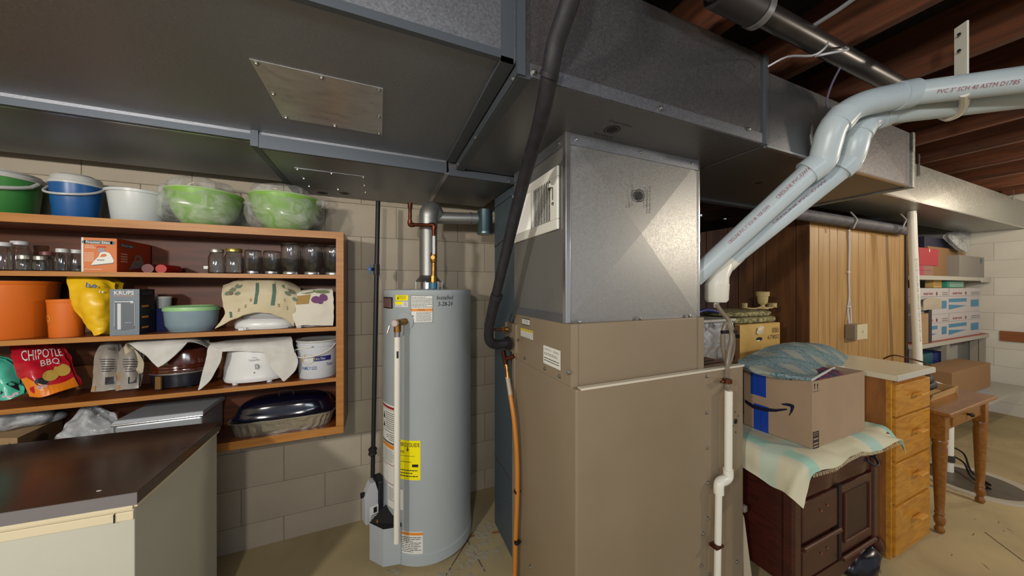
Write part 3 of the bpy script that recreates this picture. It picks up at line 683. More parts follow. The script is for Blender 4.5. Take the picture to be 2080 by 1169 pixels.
t = obj('black_hose', MB().tube([at(1880, 243, D=2.3), at(1960, 232, D=2.25), at(2040, 230, D=2.1), at(2110, 232, D=2.0)], .03, 12, smooth=3), black, label='sagging black hose below the joists behind the vent pipes', cat='hose')
# pipe along the top of the panelled wall
t = thing('wall_pipe', 'grey insulated pipe along the top of the wood panelling', 'pipe', (4, 1.30, dz(.52)))
obj('pipe', MB().tube([(2.6, 1.305, dz(.523)), (4.55, 1.305, dz(.523))], .041, 20), mat('grey pipe wrap', '#4c4d55', .6, .1, '#5d5e66', 12), t)
for px in (1738, 1838):
    a = at(px, 452, Y=1.262); obj('hook', MB().tube([a+Vector((0, .03, .09)), a+Vector((.006, -.003, .03)), a, a+Vector((-.01, .01, -.045))], .006, 8, smooth=3), mat('pale hook', '#a8a9a4', .5), t)
# post
a = at(1852, 470, Y=1.2); c3 = at(1864, 724, Y=1.2)
t = thing('support_pole', 'white plastic pole with printed lettering in front of the storage shelves', 'pole', (c3.x, 1.2, 0))
r = .028
d = (c3-a); top = a-d*((dz(.635)-a.z)/(-d.z))*1.0*-1 if False else Vector((a.x-.005, 1.2, dz(.66)))
obj('pole', MB().tube([top, c3+Vector((0, 0, -.0)), Vector((c3.x+.02, 1.2, .002))], r, 20), pvcw, t)
u = PR(lambda x, y, w: Vector((c3.x-.0+(y-c3.z)*(a.x-c3.x)/(a.z-c3.z)+(r+w)*math.sin(x/r+.9*0-.55), 1.2-(r+w)*math.cos(x/r-.55), y)))
u.text('PVC-1120 SCH 40 DWV ASTM D2665 3IN NSF PVC-1120 SCH 40', -.002, 1.0, .006, 1.72, vert=True).done('printing', inkg, t)
# ---------------------------------------------------------------- water heater
hx, hR = cylspan(778, 956, 1.945); hy = 1.945
M_tank = mat('grey tank enamel', '#a2abb0', .28, .05, '#a6afb3', 3, bump=.02, bscale=60, coat=.1)
ht = thing('water_heater', 'tall grey cylindrical water heater with warning labels against the block wall', 'water heater', (hx, hy, 0))
zt = H-.012
obj('tank', MB().lathe([(hR, .075), (hR, zt-.03), (hR+.0015, zt-.028), (hR+.0015, zt-.004), (hR-.006, zt), (.02, zt+.004)], (hx, hy), 64), M_tank, ht)
obj('base_ring', MB().lathe([(hR-.004, .02), (hR+.003, .024), (hR+.003, .078), (hR-.002, .082)], (hx, hy), 64), M_tank, ht)
for a in (.3, 2.4, 4.2): obj('foot', MB().lathe([(.02, 0), (.02, .024)], (hx+math.cos(a)*.2, hy+math.sin(a)*.2), 12), black, ht)
def hit(px, py, off=0):
    "angle and height where a sight line meets the tank"
    u = (px-CX)/FPX; dx, dy = sn+u*cs, cs-u*sn; r = hR+off
    A = dx*dx+dy*dy; B = -2*(dx*hx+dy*hy); Cc = hx*hx+hy*hy-r*r; D = B*B-4*A*Cc
    t = (-B-math.sqrt(max(D, 0)))/(2*A); x, y = t*dx, t*dy
    return math.atan2(y-hy, x-hx), H-t*(py-CY)/FPX, Vector((x, y, H-t*(py-CY)/FPX))
def on_tank(x0, y0, x1, y1):
    a0 = hit(x0, (y0+y1)/2)[0]; a1 = hit(x1, (y0+y1)/2)[0]; xm = (x0+x1)/2
    return cylmap(hx, hy, hR, a0, hit(xm, y1)[1]), (a1-a0)*hR, hit(xm, y0)[1]-hit(xm, y1)[1]
def tank_label(x0, y0, x1, y1, m=paper, label=None, name='label'):
    f, w_, h_ = on_tank(x0, y0, x1, y1)
    return f, w_, h_, PR(f).rect(0, 0, w_, h_, .0008, 10).done(name, m, ht, label)
f, W_, h_, l = tank_label(779, 603, 798, 626, mat('black plastic window', '#1a1216', .3), 'black window sticker')
PR(f).rect(.004, .006, W_-.012, h_-.006, .0014, 6).done('window_pane', mat('brown window', '#6a5350', .2), l)
f, W_, h_, l = tank_label(804, 598, 829, 610, yellow, 'yellow sticker')
PR(f).lines(.01, .006, W_-.01, h_-.004, 3, seed=2).poly([(.012, .004), (.022, .011), (.012, .018)], .0014).done('print', ink, l)
f, W_, h_, l = tank_label(803, 612, 829, 623)
PR(f).rect(0, h_*.45, W_*.6, h_, .0012, 4).done('yellow_bar', yellow, l); PR(f).lines(.004, .002, W_*.6, h_*.4, 2, seed=5).lines(W_*.7, .004, W_*.95, h_*.9, 5, seed=5).done('print', inkg, l)
f, W_, h_, l = tank_label(835, 600, 879, 655, label='white instruction label with an orange warning bar')
PR(f).rect(0, h_*.42, W_, h_*.52, .0012, 6).done('warning_bar', orange_i, l)
PR(f).lines(.006, h_*.55, W_-.004, h_*.96, 8, seed=8).lines(W_*.25, h_*.04, W_*.95, h_*.4, 8, seed=9).text('WARNING', W_*.3, h_*.45, W_*.65, h_*.5, .0016).text('~', W_*.03, h_*.22, W_*.14, h_*.28, .0014).rect(0, 0, W_, .0015, .0014, 6).rect(0, h_-.0015, W_, h_, .0014, 6).rect(W_-.0015, 0, W_, h_, .0014).rect(0, 0, .0015, h_, .0014).done('print', ink, l)
f, W_, h_ = on_tank(887, 600, 919, 621)
PR(f).text('Installed', .0, h_*.62, W_, h_, .0012, sh=.003).text('3-28-24', .006, 0, W_-.002, h_*.42, .0012, sh=.003).done('handwriting', ink, ht, 'handwritten installation date in black marker')
f, W_, h_, l = tank_label(779, 822, 805, 902, label='white label with a red danger bar')
PR(f).rect(0, h_*.9, W_, h_*.96, .0012, 6).rect(0, h_*.86, W_, h_*.87, .0012, 6).done('red_bar', red, l)
PR(f).lines(W_*.35, h_*.36, W_*.93, h_*.82, 9, seed=11).lines(W_*.6, h_*.1, W_*.95, h_*.28, 4, seed=12).rect(W_*.2, h_*.31, W_, h_*.325, .0012, 6).rect(W_*.0, h_*.03, W_, h_*.06, .0012, 6).disc(W_*.5, h_*.2, .009, .0014, r0=.006).poly([(W_*.1, h_*.6), (W_*.2, h_*.8), (W_*.3, h_*.6)], .0014).poly([(W_*.1, h_*.38), (W_*.22, h_*.55), (W_*.3, h_*.38)], .0014).done('print', ink, l)
f, W_, h_, l = tank_label(779, 898, 805, 983, label='white label with an orange bar and fine print')
PR(f).rect(0, h_*.86, W_, h_*.95, .0012, 6).done('orange_bar', orange_i, l)
PR(f).rect(0, h_*.47, W_, h_*.485, .0012, 6).rect(0, h_*.02, W_, h_*.035, .0012, 6).done('red_rule', red, l)
PR(f).lines(W_*.2, h_*.52, W_*.95, h_*.83, 8, seed=13).lines(W_*.1, h_*.4, W_*.5, h_*.44, 1, seed=3).done('print', inkg, l)
PR(f).rect(W_*.45, h_*.08, W_*.95, h_*.33, .0012).done('grey_table', mat('grey print', '#a7aaad', .6), l)
f, W_, h_, l = tank_label(788, 985, 804, 1031, label='white rating sticker')
PR(f).lines(W_*.1, h_*.3, W_*.9, h_*.9, 7, seed=14).rect(W_*.1, h_*.08, W_*.4, h_*.13).done('print', inkg, l)
f, W_, h_, l = tank_label(808, 993, 819, 1034, label='narrow barcode sticker')
b_ = PR(f)
for i in range(12): b_.rect(W_*.15, h_*(.12+.055*i), W_*.5, h_*(.12+.055*i)+h_*(.02+.012*(i % 3)), .0012)
b_.disc(W_*.5, h_*.88, W_*.18).done('print', ink, l)
f, W_, h_, l = tank_label(806, 894, 854, 974, yellow, 'bright yellow energy sticker')
PR(f).text('ENERGYGUIDE', W_*.02, h_*.84, W_*.97, h_*.94, .0014, bold=True).poly([(W_*.44, h_*.78), (W_*.5, h_*.72), (W_*.56, h_*.78)], .0014).rect(W_*.485, h_*.76, W_*.515, h_*.86, .0014).text('320', W_*.16, h_*.67, W_*.36, h_*.74, .0014, bold=True).rect(W_*.02, h_*.60, W_*.78, h_*.61, .0014, 5).lines(W_*.2, h_*.43, W_*.66, h_*.48, 1, seed=4).rect(W_*.68, h_*.33, W_*.92, h_*.40, .0014).lines(W_*.1, h_*.06, W_*.9, h_*.28, 3, .0014, seed=6).done('print', ink, l)
f, W_, h_, l = tank_label(792, 1078, 859, 1123, label='white lower label with an orange bar and pictograms')
PR(f).rect(0, h_*.84, W_, h_*.96, .0012, 8).done('warning_bar', orange_i, l)
PR(f).lines(W_*.22, h_*.06, W_*.95, h_*.78, 9, seed=15).poly([(W_*.03, h_*.6), (W_*.1, h_*.78), (W_*.17, h_*.6)], .0014).poly([(W_*.03, h_*.3), (W_*.1, h_*.52), (W_*.17, h_*.3)], .0014).poly([(W_*.04, h_*.16), (W_*.12, h_*.24), (W_*.12, h_*.08)], .0014).done('print', ink, l)
# relief valve, discharge pipe
a, z, p = hit(824, 652); n = Vector((math.cos(a), math.sin(a), 0))
obj('valve_boss', MB().tube([p-n*.01, p+n*.003], .046, 28), mat('clear boss', '#9aa3a6', .15), ht)
p2 = p+n*.075
obj('relief_valve', MB().tube([p, p2], .017, 14).tube([p2+Vector((0, 0, -.045)), p2+Vector((0, 0, .014))], .018, 14).tube([p2, p2+n*.012], .013, 14), brass, ht)
obj('valve_cap', MB().tube([p2+n*.012, p2+n*.026], .016, 14), mat('pinkish cap', '#b9aaa6', .5), ht)
obj('valve_lever', MB().tube([p2+n*.03+Vector((-.02, 0, -.01)), p2+n*.03+Vector((-.03, 0, -.045))], .004, 8), steel, ht)
obj('steel_nipple', MB().tube([p2+Vector((0, 0, -.045)), p2+Vector((0, 0, -.075))], .0145, 14), steel, ht)
q0 = p2+Vector((0, 0, -.07)); q1 = Vector((p2.x-.003, p2.y, zat(1100, p2.x, p2.y)))
dpipe = thing('discharge_pipe', 'straight white plastic discharge pipe down the front of the water heater', 'pipe', q1)
obj('pipe', MB().tube([q0, q1], .0155, 18), pvcw, dpipe)
lp = PR(cylmap(q0.x, q0.y, .0155, R(-110), zat(726, q0.x, q0.y))).rect(0, 0, .009, .035, .001, 3).done('printed_mark', ink, dpipe)
# gas control on the left side, burner skirt, drain cock
gp = at(763, 1010, D=1.80)
gc = thing('gas_control', 'black and white gas control valve on the heater\'s lower left side', 'valve', gp)
rg = R(20)
obj('body', MB().box(gp.x-.004, gp.x+.042, gp.y-.045, gp.y+.05, gp.z-.12, gp.z+.115, rot=rg), mat('black casting', '#191a22', .45), gc, smooth=False, bevel=.012)
cv = MB().extr([(-.04, -.10), (.035, -.12), (.035, .02), (.01, .115), (-.015, .115), (-.045, .04)], (gp.x-.01, gp.y-.05, gp.z), (math.cos(rg), math.sin(rg), 0), (0, 0, 1), -.05)
obj('cover', cv, mat('light grey cover', '#b2b5ba', .5), gc, smooth=False, bevel=.002)
pr = PR(plane((gp.x-.01, gp.y-.052, gp.z), (math.cos(rg), math.sin(rg), 0), (0, 0, 1)))
pr.rect(-.02, -.09, .03, -.01, .0005).done('sticker', paper, gc); pr2 = PR(plane((gp.x-.01, gp.y-.0535, gp.z), (math.cos(rg), math.sin(rg), 0), (0, 0, 1))).rect(.0, -.05, .018, -.02, .0005).lines(-.015, -.085, .025, -.055, 3).done('print', ink, gc)
obj('knob', MB().tube([gp+Vector((-.055, -.03, .05)), gp+Vector((-.075, -.035, .05))], .014, 14), dark, gc)
obj('inlet_arm', MB().tube([gp+Vector((.02, .02, .03)), gp+Vector((.12, .10, .03))], .018, 12), dark, gc)
b = MB()
for i in range(4):
    o_ = gp+Vector((-.02+.012*i, -.05, -.115)); b.tube([o_, o_+Vector((.01*(-1)**i, .0, -.045)), at(752+6*i, 1062, D=1.78)], .0025, 6, smooth=4)
obj('wires', b, mat('reddish wires', '#7d5a52', .5), gc)
s0 = at(748, 1065, D=1.78); 
sk = MB()
A0, A1 = R(200), R(230)
pts = [(hx+(hR+.002)*math.cos(A0), hy+(hR+.002)*math.sin(A0)), (hx+(hR+.085)*math.cos(A0-R(2)), hy+(hR+.085)*math.sin(A0-R(2))), (hx+(hR+.06)*math.cos(A1-R(14)), hy+(hR+.06)*math.sin(A1-R(14))), (hx+(hR+.008)*math.cos(A1), hy+(hR+.008)*math.sin(A1)), (hx+(hR-.01)*math.cos(A1), hy+(hR-.01)*math.sin(A1))]
obj('burner_cover', MB().prism(pts, .03, .225), M_tank, ht, smooth=False, bevel=.003)
obj('burner_opening', MB().hexa([(x, y, .225) for x, y in pts[:4]], [(pts[0][0], pts[0][1], .29), (pts[0][0]+.01, pts[0][1]-.02, .28), (pts[3][0], pts[3][1], .24), (pts[3][0], pts[3][1]+.005, .24)]), dark, ht, smooth=False)
a, z, p = hit(786, 1049); n = Vector((math.cos(a), math.sin(a), 0))
obj('valve_boss', MB().tube([p-n*.01, p+n*.002], .04, 24), M_tank, ht)
obj('drain_cock', MB().tube([p, p+n*.03], .014, 12).tube([p+n*.03, p+n*.06], [.017, .012], 12), brass, ht)
# draft hood and vent
vx, vy = (at(870, 500, D=1.905)).x, at(870, 500, D=1.905).y
vt = thing('flue_pipe', 'shiny galvanized flue pipe rising from the top of the water heater', 'pipe', (vx, vy, zt))
zz = lambda py: zat(py, vx, vy)
obj('draft_hood', MB().lathe([(.082, zz(572)), (.075, zz(571)), (.052, zz(562)), (.05, zz(556))], (vx, vy), 28), galv, vt)
obj('flue_collar', MB().lathe([(.046, zt+.003), (.046, zz(573))], (vx, vy), 24), steel, vt)
for a in (R(200), R(250), R(305), R(350)):
    obj('hood_leg', MB().box(vx+.08*math.cos(a)-.002, vx+.08*math.cos(a)+.002, vy+.08*math.sin(a)-.002, vy+.08*math.sin(a)+.002, zt, zz(571)), steel, vt, smooth=False)
obj('flue', MB().lathe([(.051, zz(562)), (.052, zz(461)), (.053, zz(460)), (.053, zz(440))], (vx, vy), 32), galvp, vt)
obj('flue_seam', MB().lathe([(.0535, zz(463)), (.0535, zz(461))], (vx, vy), 32), galvd, vt)
top = Vector((vx, vy, zz(442)))
obj('flue_elbow', MB().tube([top, top+Vector((.004, 0, .03)), top+Vector((.03, .02, .055)), Vector((vx+.065, vy+.04, zz(436)))], [.054, .054, .052, .042], 24, smooth=4), galvp, vt)
hz = zz(438)
e0 = Vector((vx+.05, vy+.04, hz)); e1 = at(985, 444, D=2.06)
obj('flue_branch', MB().tube([e0, e1], [.036, .036], 24), galvp, vt)
p = at(985, 443, D=2.04)
obj('cleanout_tee', MB().lathe([(.050, zat(476, p.x, p.y)), (.052, zat(474, p.x, p.y)), (.049, zat(470, p.x, p.y)), (.049, zat(427, p.x, p.y)), (.04, zat(426, p.x, p.y))], (p.x, p.y), 28), mat('teal galvanized', '#5d7278', .3, .8), vt)
obj('tee_collar', MB().tube([e1+(e0-e1).normalized()*.10, e1+(e0-e1).normalized()*.09], .039, 24), galvd, vt)
# cold water line
cx_ = 1.78
t = thing('water_pipe', 'copper water line with a white lever valve into the top of the heater', 'pipe', at(881, 580, D=cx_))
A, B_, C_, D_ = at(833, 412, D=cx_+.03), at(833, 456, D=cx_+.03), at(881, 457, D=cx_), at(881, 520, D=cx_)
obj('pipe', MB().tube([A, B_], .010, 12), copper, t); obj('pipe', MB().tube([B_, C_], .010, 12), copper, t); obj('pipe', MB().tube([C_, D_], .010, 12), copper, t)
obj('elbow', MB().tube([B_+Vector((0, 0, .025)), B_, B_+(C_-B_).normalized()*.025], .013, 12, smooth=4), copper, t)
obj('elbow', MB().tube([C_-(C_-B_).normalized()*.025, C_, C_+Vector((0, 0, -.025))], .013, 12, smooth=4), copper, t)
obj('tee', MB().tube([A+Vector((0, 0, .0)), A+Vector((0, 0, -.03))], .013, 12), copper, t)
v = at(881, 523, D=cx_)
obj('ball_valve', MB().tube([v+Vector((0, 0, .03)), v+Vector((0, 0, .015)), v, v+Vector((0, 0, -.02)), v+Vector((0, 0, -.03))], [.014, .019, .017, .019, .014], 12).tube([v, v+Vector((-.008, -.02, 0))], .011, 12), brass, t)
obj('valve_lever', MB().box(v.x-.011, v.x+.004, v.y-.03, v.y-.024, v.z+.015, at(880, 480, D=cx_).z), mat('white lever', '#d5d6d6', .5), t, smooth=False, bevel=.003)
obj('brass_riser', MB().tube([v+Vector((0, 0, -.03)), at(880, 574, D=cx_)], .0125, 12), brass, t)
obj('brass_nut', MB().tube([at(880, 560, D=cx_), at(880, 572, D=cx_)], .017, 8), brass, t)
obj('dielectric_union', MB().tube([at(880, 574, D=cx_), at(880, 586, D=cx_)], .023, 12), mat('blue union', '#2f6a84', .35), t)
# black gas pipe
t = thing('gas_pipe', 'thin black iron gas pipe on the block wall with a blue shutoff', 'pipe', at(757, 965, D=1.80))
g0, g1, g2 = at(768, 408, D=1.86), at(762, 700, D=1.84), at(757, 968, D=1.80)
obj('pipe', MB().tube([g0, g1, g2], [.0125, .0125, .0115], 12), blackp, t)
g = at(757, 916, D=1.805); obj('union', MB().tube([g+Vector((0, 0, .025)), g+Vector((0, 0, .015)), g, g+Vector((0, 0, -.015)), g+Vector((0, 0, -.025))], [.014, .024, .020, .024, .014], 8), blackp, t)
g = at(765, 547, D=1.85); obj('valve_body', MB().tube([g+Vector((0, 0, .03)), g+Vector((0, 0, -.03))], .017, 8).tube([g, g+Vector((-.03, -.012, 0))], .010, 8), blackp, t)
gq = g+Vector((-.034, -.014, 0)); obj('valve_handle', MB().box(gq.x-.004, gq.x+.004, gq.y-.010, gq.y+.010, gq.z-.028, gq.z+.028).box(gq.x-.012, gq.x+.008, gq.y-.008, gq.y+.008, gq.z-.010, gq.z+.010), mat('blue handle', '#1f5f9a', .4), t, smooth=False, bevel=.003)

# ---------------------------------------------------------------- shelf unit
SF, SB, SR, SL = 1.94, 2.212, -.178, -2.35
su = thing('shelf_unit', 'wall-hung brown wooden shelf unit full of kitchen things', 'shelf', (-1.1, 2.1, .683))
Z1, Z2, Z3, Z4, Z5 = 1.767, 1.536, 1.258, .985, .722
def board(nm, z0, z1, x1=SR-.036, yb=SB-.008):
    o = obj(nm, MB().box(SL, x1, SF+.004, yb, z0, z1), wood_s, su, smooth=False)
    obj('front_edge', MB().box(SL, x1, SF-.001, SF+.004, z0, z1), wood_e, o, smooth=False)
board('top_board', Z1-.036, Z1, SR)
board('shelf_board', Z2-.020, Z2); board('shelf_board', Z3-.021, Z3); board('shelf_board', Z4-.02, Z4)
board('bottom_board', Z5-.039, Z5, SR)
o = obj('side_panel', MB().box(SR-.036, SR, SF+.004, SB, Z5-.001, Z1-.036), wood_s, su, smooth=False)
obj('front_edge', MB().box(SR-.036, SR, SF-.001, SF+.004, Z5-.001, Z1-.036), wood_e, o, smooth=False)
obj('back_panel', MB().box(SL, SR-.03, SB-.008, SB, Z5, Z1-.036), wood_b, su, smooth=False)
for z in (Z3, Z4): obj('back_cleat', MB().box(SL, SR-.036, SB-.024, SB-.0082, z, z+.11), mat('cleat wood', '#6b3c1a', .5, 0, '#7a4822', 4, (2, 12, 12)), su, smooth=False)

# ---- top of the unit
def conetub(name, label, cat, p0, p1, Y, z0, z1, k=.85, m=None, sx=1, group=None):
    x, r = cylspan(p0, p1, Y); t = thing(name, label, cat, (x, Y, z0), group); return t, x, r
plast = lambda n, c: mat(n, c, .35, 0, bump=.02, bscale=80)
gm = plast('green plastic', '#3a7d3a'); bm = plast('blue plastic', '#14508a'); lid = plast('grey white lid', '#b3b4b0')
p0 = -150
while cylspan(p0, 92, 2.075)[1] > .13: p0 += 3
x, r = cylspan(p0, 92, 2.075); y = 2.075; zt_ = zat(340, x, y-r*0)
t = thing('ice_bucket', 'green plastic bucket with a pale lid, partly cut off at the left edge', 'bucket', (x, y, Z1))
hb = .155
obj('body', MB().lathe([(r*.86, Z1), (r*.88, Z1+.004), (r*.97, Z1+hb)], (x, y), 36), gm, t)
obj('lid', MB().lathe([(r*1.02, Z1+hb), (r*1.03, Z1+hb+.018), (r*.98, Z1+hb+.022), (r*.95, Z1+hb+.03), (r*.5, Z1+hb+.038), (.02, Z1+hb+.04)], (x, y), 36), lid, t)
b = MB().tube([(x+1.03*r*math.cos(a), y+1.06*r*math.sin(a), Z1+hb-.005-.055*max(0, math.sin(-a))**.6) for a in [R(-180+180*i/16) for i in range(17)]], .0075, 8)
obj('handle', b, lid, t)
x, r = cylspan(93, 215, 2.07); y = 2.07
t = thing('ice_bucket', 'blue plastic bucket with pale stepped lid and drooping handle', 'bucket', (x, y, Z1))
zr = zat(368, x, y-r); hb = zr-Z1
obj('body', MB().lathe([(r*.80, Z1), (r*.82, Z1+.003), (r*.86, Z1+hb*.4), (r*.875, Z1+hb*.42), (r*.95, Z1+hb)], (x, y), 36), bm, t)
obj('lid', MB().lathe([(r*.98, zr), (r, zr+.006), (r*.98, zr+.012), (r*.92, zr+.014), (r*.9, zr+.034), (r*.86, zr+.038), (r*.7, zr+.04), (r*.6, zr+.048), (r*.3, zr+.05), (.01, zr+.05)], (x, y), 36), lid, t)
obj('handle', MB().tube([(x+1.06*r*math.cos(a), y+1.10*r*math.sin(a), zr-.002-.052*max(0, math.sin(-a))**.7) for a in [R(-185+190*i/18) for i in range(19)]], .005, 8), lid, t)
x, r = cylspan(209, 356, 2.07)
t = thing('plastic_tub', 'translucent white plastic tub without handle between blue bucket and green bowl', 'tub', (x, y, Z1))
zr = zat(380, x, y-r)
obj('body', MB().lathe([(r*.78, Z1), (r*.80, Z1+.003), (r*.93, zr-.012), (r, zr-.012), (r*1.01, zr), (r*.96, zr+.002), (r*.9, zr-.01), (r*.75, Z1+.006)], (x, y), 36), plast('milky plastic', '#bcc1c0'), t)
gb = mat('lime bowl plastic', '#79a745', .35)
for i, (p0, p1, lab) in enumerate(((330, 497, 'lime green mixing bowl wrapped in clear plastic, nearer the white tub'), (502, 655, 'lime green mixing bowl wrapped in clear plastic at the right end of the top'))):
    x, r = cylspan(p0, p1, 2.055); y = 2.055; zr = zat(378 if i == 0 else 388, x, y-r); hb = zr-Z1
    t = thing('mixing_bowl', lab, 'bowl', (x, y, Z1), 'bagged green bowls on the shelf top')
    obj('bowl', MB().lathe([(r*.5, Z1), (r*.55, Z1+.004), (r*.80, Z1+hb*.4), (r*.93, Z1+hb*.75), (r*.98, zr), (r*.95, zr), (r*.9, Z1+hb*.75), (r*.5, Z1+.02)], (x, y), 40), gb, t)
    obj('rim', MB().lathe([(r*.97, zr-.004), (r, zr-.001), (r*.985, zr+.004), (r*.96, zr)], (x, y), 40), mat('pale rim', '#a9c98a', .4), t)
    b = MB().ell((x, y, Z1+hb*.52), (r*1.06, r*1.04, hb*.62), 40, 24, .75, .013, 14, i*7, flat=Z1+.001)
    b.ell((x-.02, y, zr+.025), (r*.8, r*.75, .045), 36, 16, .8, .02, 16, 3+i*5)
    if i == 0: b.ell((x-r*.98, y-.02, zr-.02), (.025, .03, .05), 16, 12, 1, .01, 20, 4)
    else: b.ell((x+r*.95, y-.03, zr-.01), (.04, .03, .022), 16, 12, 1, .01, 20, 9)
    obj('plastic_wrap', b, poly, t)

# ---- jars
lidw = plast('white jar lid', '#b9bdbd'); lidt = mat('tin lid', '#9b9a90', .35, .7); lidg = mat('gold lid', '#a7924a', .3, .7)
jarc = mat('jar contents haze', '#8a8682', .6)
def jar(p0, p1, pyt, Y, label, up=True, lidm=None, band=False, z=Z2, handle=False):
    x, r = cylspan(p0, p1, Y); zt = zat(pyt, x, Y); h = zt-z
    t = thing('glass_jar', label, 'jar', (x, Y, z), 'glass jars on the upper shelf')
    if up:
        hb = h-(.012 if lidm else 0)
        pr_ = [(r*.85, 0), (r*.98, .006), (r, .015), (r, hb*.72), (r*.94, hb*.8), (r*.80, hb*.87), (r*.80, hb)]
    else:
        hb = h; pr_ = [(r*.76, 0), (r*.76, h*.13), (r*.8, h*.16), (r, h*.28), (r, h*.92), (r*.97, h*.98), (r*.86, h)]
    th = .0028
    inner = [(max(a-th, .004), min(max(q, .005), hb-.004 if not up else hb)) for a, q in reversed(pr_)]
    obj('jar_body', MB().lathe([(a, z+q) for a, q in pr_+inner], (x, Y), 28), glass, t)
    if lidm: obj('lid', MB().lathe([(r*.86, zt-.016), (r*.88, zt-.003), (r*.84, zt), (.01, zt)], (x, Y), 28), lidm, t)
    if band: obj('screw_band', MB().lathe([(r*.79, z+.001), (r*.82, z+.003), (r*.80, z+.009), (r*.82, z+.014), (r*.78, z+.017)], (x, Y), 28, caps=False), steel, t)
    if handle: obj('price_tag', MB().box(x-r*1.25, x-r*.75, Y-r*.8, Y-r*.78, z+.022, z+.036), paper, t, smooth=False)
    return t
jar(422, 458, 506, 2.0, 'glass jar with a grey tin lid, leftmost of the right-hand jars', lidm=lidt, handle=True)
jar(455, 496, 505, 2.0, 'glass jar with a gold-coloured tin lid', lidm=lidg)
jar(496, 532, 508, 2.0, 'short upside-down glass jar next to the gold-lidded jar', up=False, band=True)
jar(534, 571, 510, 2.0, 'short upside-down glass jar beside the first tall jar', up=False, band=True)
jar(570, 612, 494, 2.0, 'tall upside-down glass jar, first of the three tall ones from the left', up=False, band=True)
jar(613, 655, 497, 2.0, 'tall upside-down glass jar in the middle of the three tall ones', up=False, band=True)
jar(656, 698, 499, 2.01, 'tall upside-down glass jar half hidden by the unit\'s side panel', up=False, band=True)
jar(-22, 30, 492, 2.0, 'tall glass jar with white lid cut by the left picture edge', lidm=lidw)
jar(16, 64, 490, 2.12, 'tall dark-looking glass jar with white lid in the back row at far left', lidm=lidw)
jar(31, 66, 518, 1.99, 'low glass jar with a silver lid, left one of two low jars', lidm=lidt)
jar(64, 99, 520, 2.0, 'low glass jar with a silver lid, right one of two low jars', lidm=lidt)
jar(76, 112, 511, 2.13, 'glass jar with a reddish lid in the back row', lidm=mat('reddish lid', '#7c4a48', .4))
jar(110, 142, 505, 2.0, 'glass jar with white lid, second left of the orange iron box', lidm=lidw)
jar(139, 171, 507, 2.03, 'glass jar with white lid touching the orange iron box', lidm=lidw)

# ---- iron box
def fr2(px, py, Y): return at(px, py, Y=Y)
a, c = at(166, 550, Y=1.965), at(237, 482, Y=1.965)
bx0, bx1, bz1 = a.x, c.x, zat(483, (a.x+c.x)/2, 1.965)
t = thing('product_box', 'orange product box printed with a white steam iron', 'box', ((bx0+bx1)/2, 2.07, Z2))
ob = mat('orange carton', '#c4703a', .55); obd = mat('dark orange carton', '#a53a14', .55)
obj('carton', MB().box(bx0, bx1, 1.965, 2.19, Z2, bz1), [ob], t, smooth=False)
obj('side_print_or_shade', MB().box(bx1, bx1+.0008, 1.966, 2.189, Z2+.001, bz1-.001), obd, t, 'dark orange side', smooth=False)
obj('edge_strip', MB().box(bx0-.001, bx0+.005, 1.9645, 1.97, Z2, bz1), paper, t, smooth=False)
obj('top_flap', MB().box(bx0+.02, bx1-.01, 1.98, 2.1, bz1, bz1+.003), dark, t, smooth=False)
W_ = bx1-bx0; h_ = bz1-Z2
IR = [(.05, .0), (.95, .16), (.98, .3), (.86, .62), (.78, .75), (.60, .8), (.42, .74), (.36, .5), (.2, .28)]
HOLE = [(.40, .48), (.5, .66), (.64, .68), (.7, .58), (.6, .5)]
def ironprint(f, u0, v0, w_, h_, par, m=paper, mh=ob, md=None):
    i = PR(f).poly([(u0+x*w_, v0+y*h_) for x, y in IR], .0012).done('iron_picture', m, par)
    PR(f).poly([(u0+x*w_, v0+y*h_) for x, y in HOLE], .0018).done('picture_detail', mh, i)
    PR(f).poly([(u0+.05*w_, v0), (u0+.95*w_, v0+.16*h_), (u0+.95*w_, v0+.11*h_), (u0+.05*w_, v0-.04*h_)], .0018).rect(u0+.3*w_, v0+.28*h_, u0+.6*w_, v0+.33*h_, .0018).done('picture_shadow', inkg, i)
f = plane((bx0, 1.965, Z2), (1, 0, 0), (0, 0, 1))
ironprint(f, W_*.22, h_*.2, W_*.72, h_*.5, t)
PR(f).disc(W_*.56, h_*.64, W_*.1).done('picture_knob', mat('lilac grey', '#8a8796', .5), t)
lg = PR(f).rect(W_*.08, h_*.82, W_*.88, h_*.92, .0012).disc(W_*.08, h_*.87, h_*.05, .0012).disc(W_*.88, h_*.87, h_*.05, .0012).done('logo_plate', mat('slate print', '#4d6468', .5), t)
PR(f).text('Proctor Silex', W_*.12, h_*.835, W_*.82, h_*.905, .0018, bold=True).done('logo_text', paper, lg)
PR(f).lines(W_*.08, h_*.3, W_*.35, h_*.58, 6, seed=2).lines(W_*.1, h_*.68, W_*.4, h_*.78, 2, seed=3).lines(W_*.08, h_*.06, W_*.6, h_*.1, 1, seed=4).done('print', mat('pale print', '#e0cdb8', .6), t)
PR(f).rect(W_*.42, h_*.72, W_*.7, h_*.76).done('red_print', mat('red print', '#b8301c', .6), t)
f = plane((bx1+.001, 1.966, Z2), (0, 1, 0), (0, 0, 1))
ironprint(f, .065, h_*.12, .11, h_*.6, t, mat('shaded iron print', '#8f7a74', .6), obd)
lg = PR(f).rect(.02, h_*.78, .10, h_*.88, .001).done('logo_plate', mat('slate print', '#4d6468', .5), t)
PR(f).text('Proctor Silex', .025, h_*.8, .095, h_*.86, .0015).done('logo_text', paper, lg)
PR(f).lines(.02, h_*.3, .06, h_*.6, 4, seed=2).done('print', mat('pale print', '#e0cdb8', .6), t)
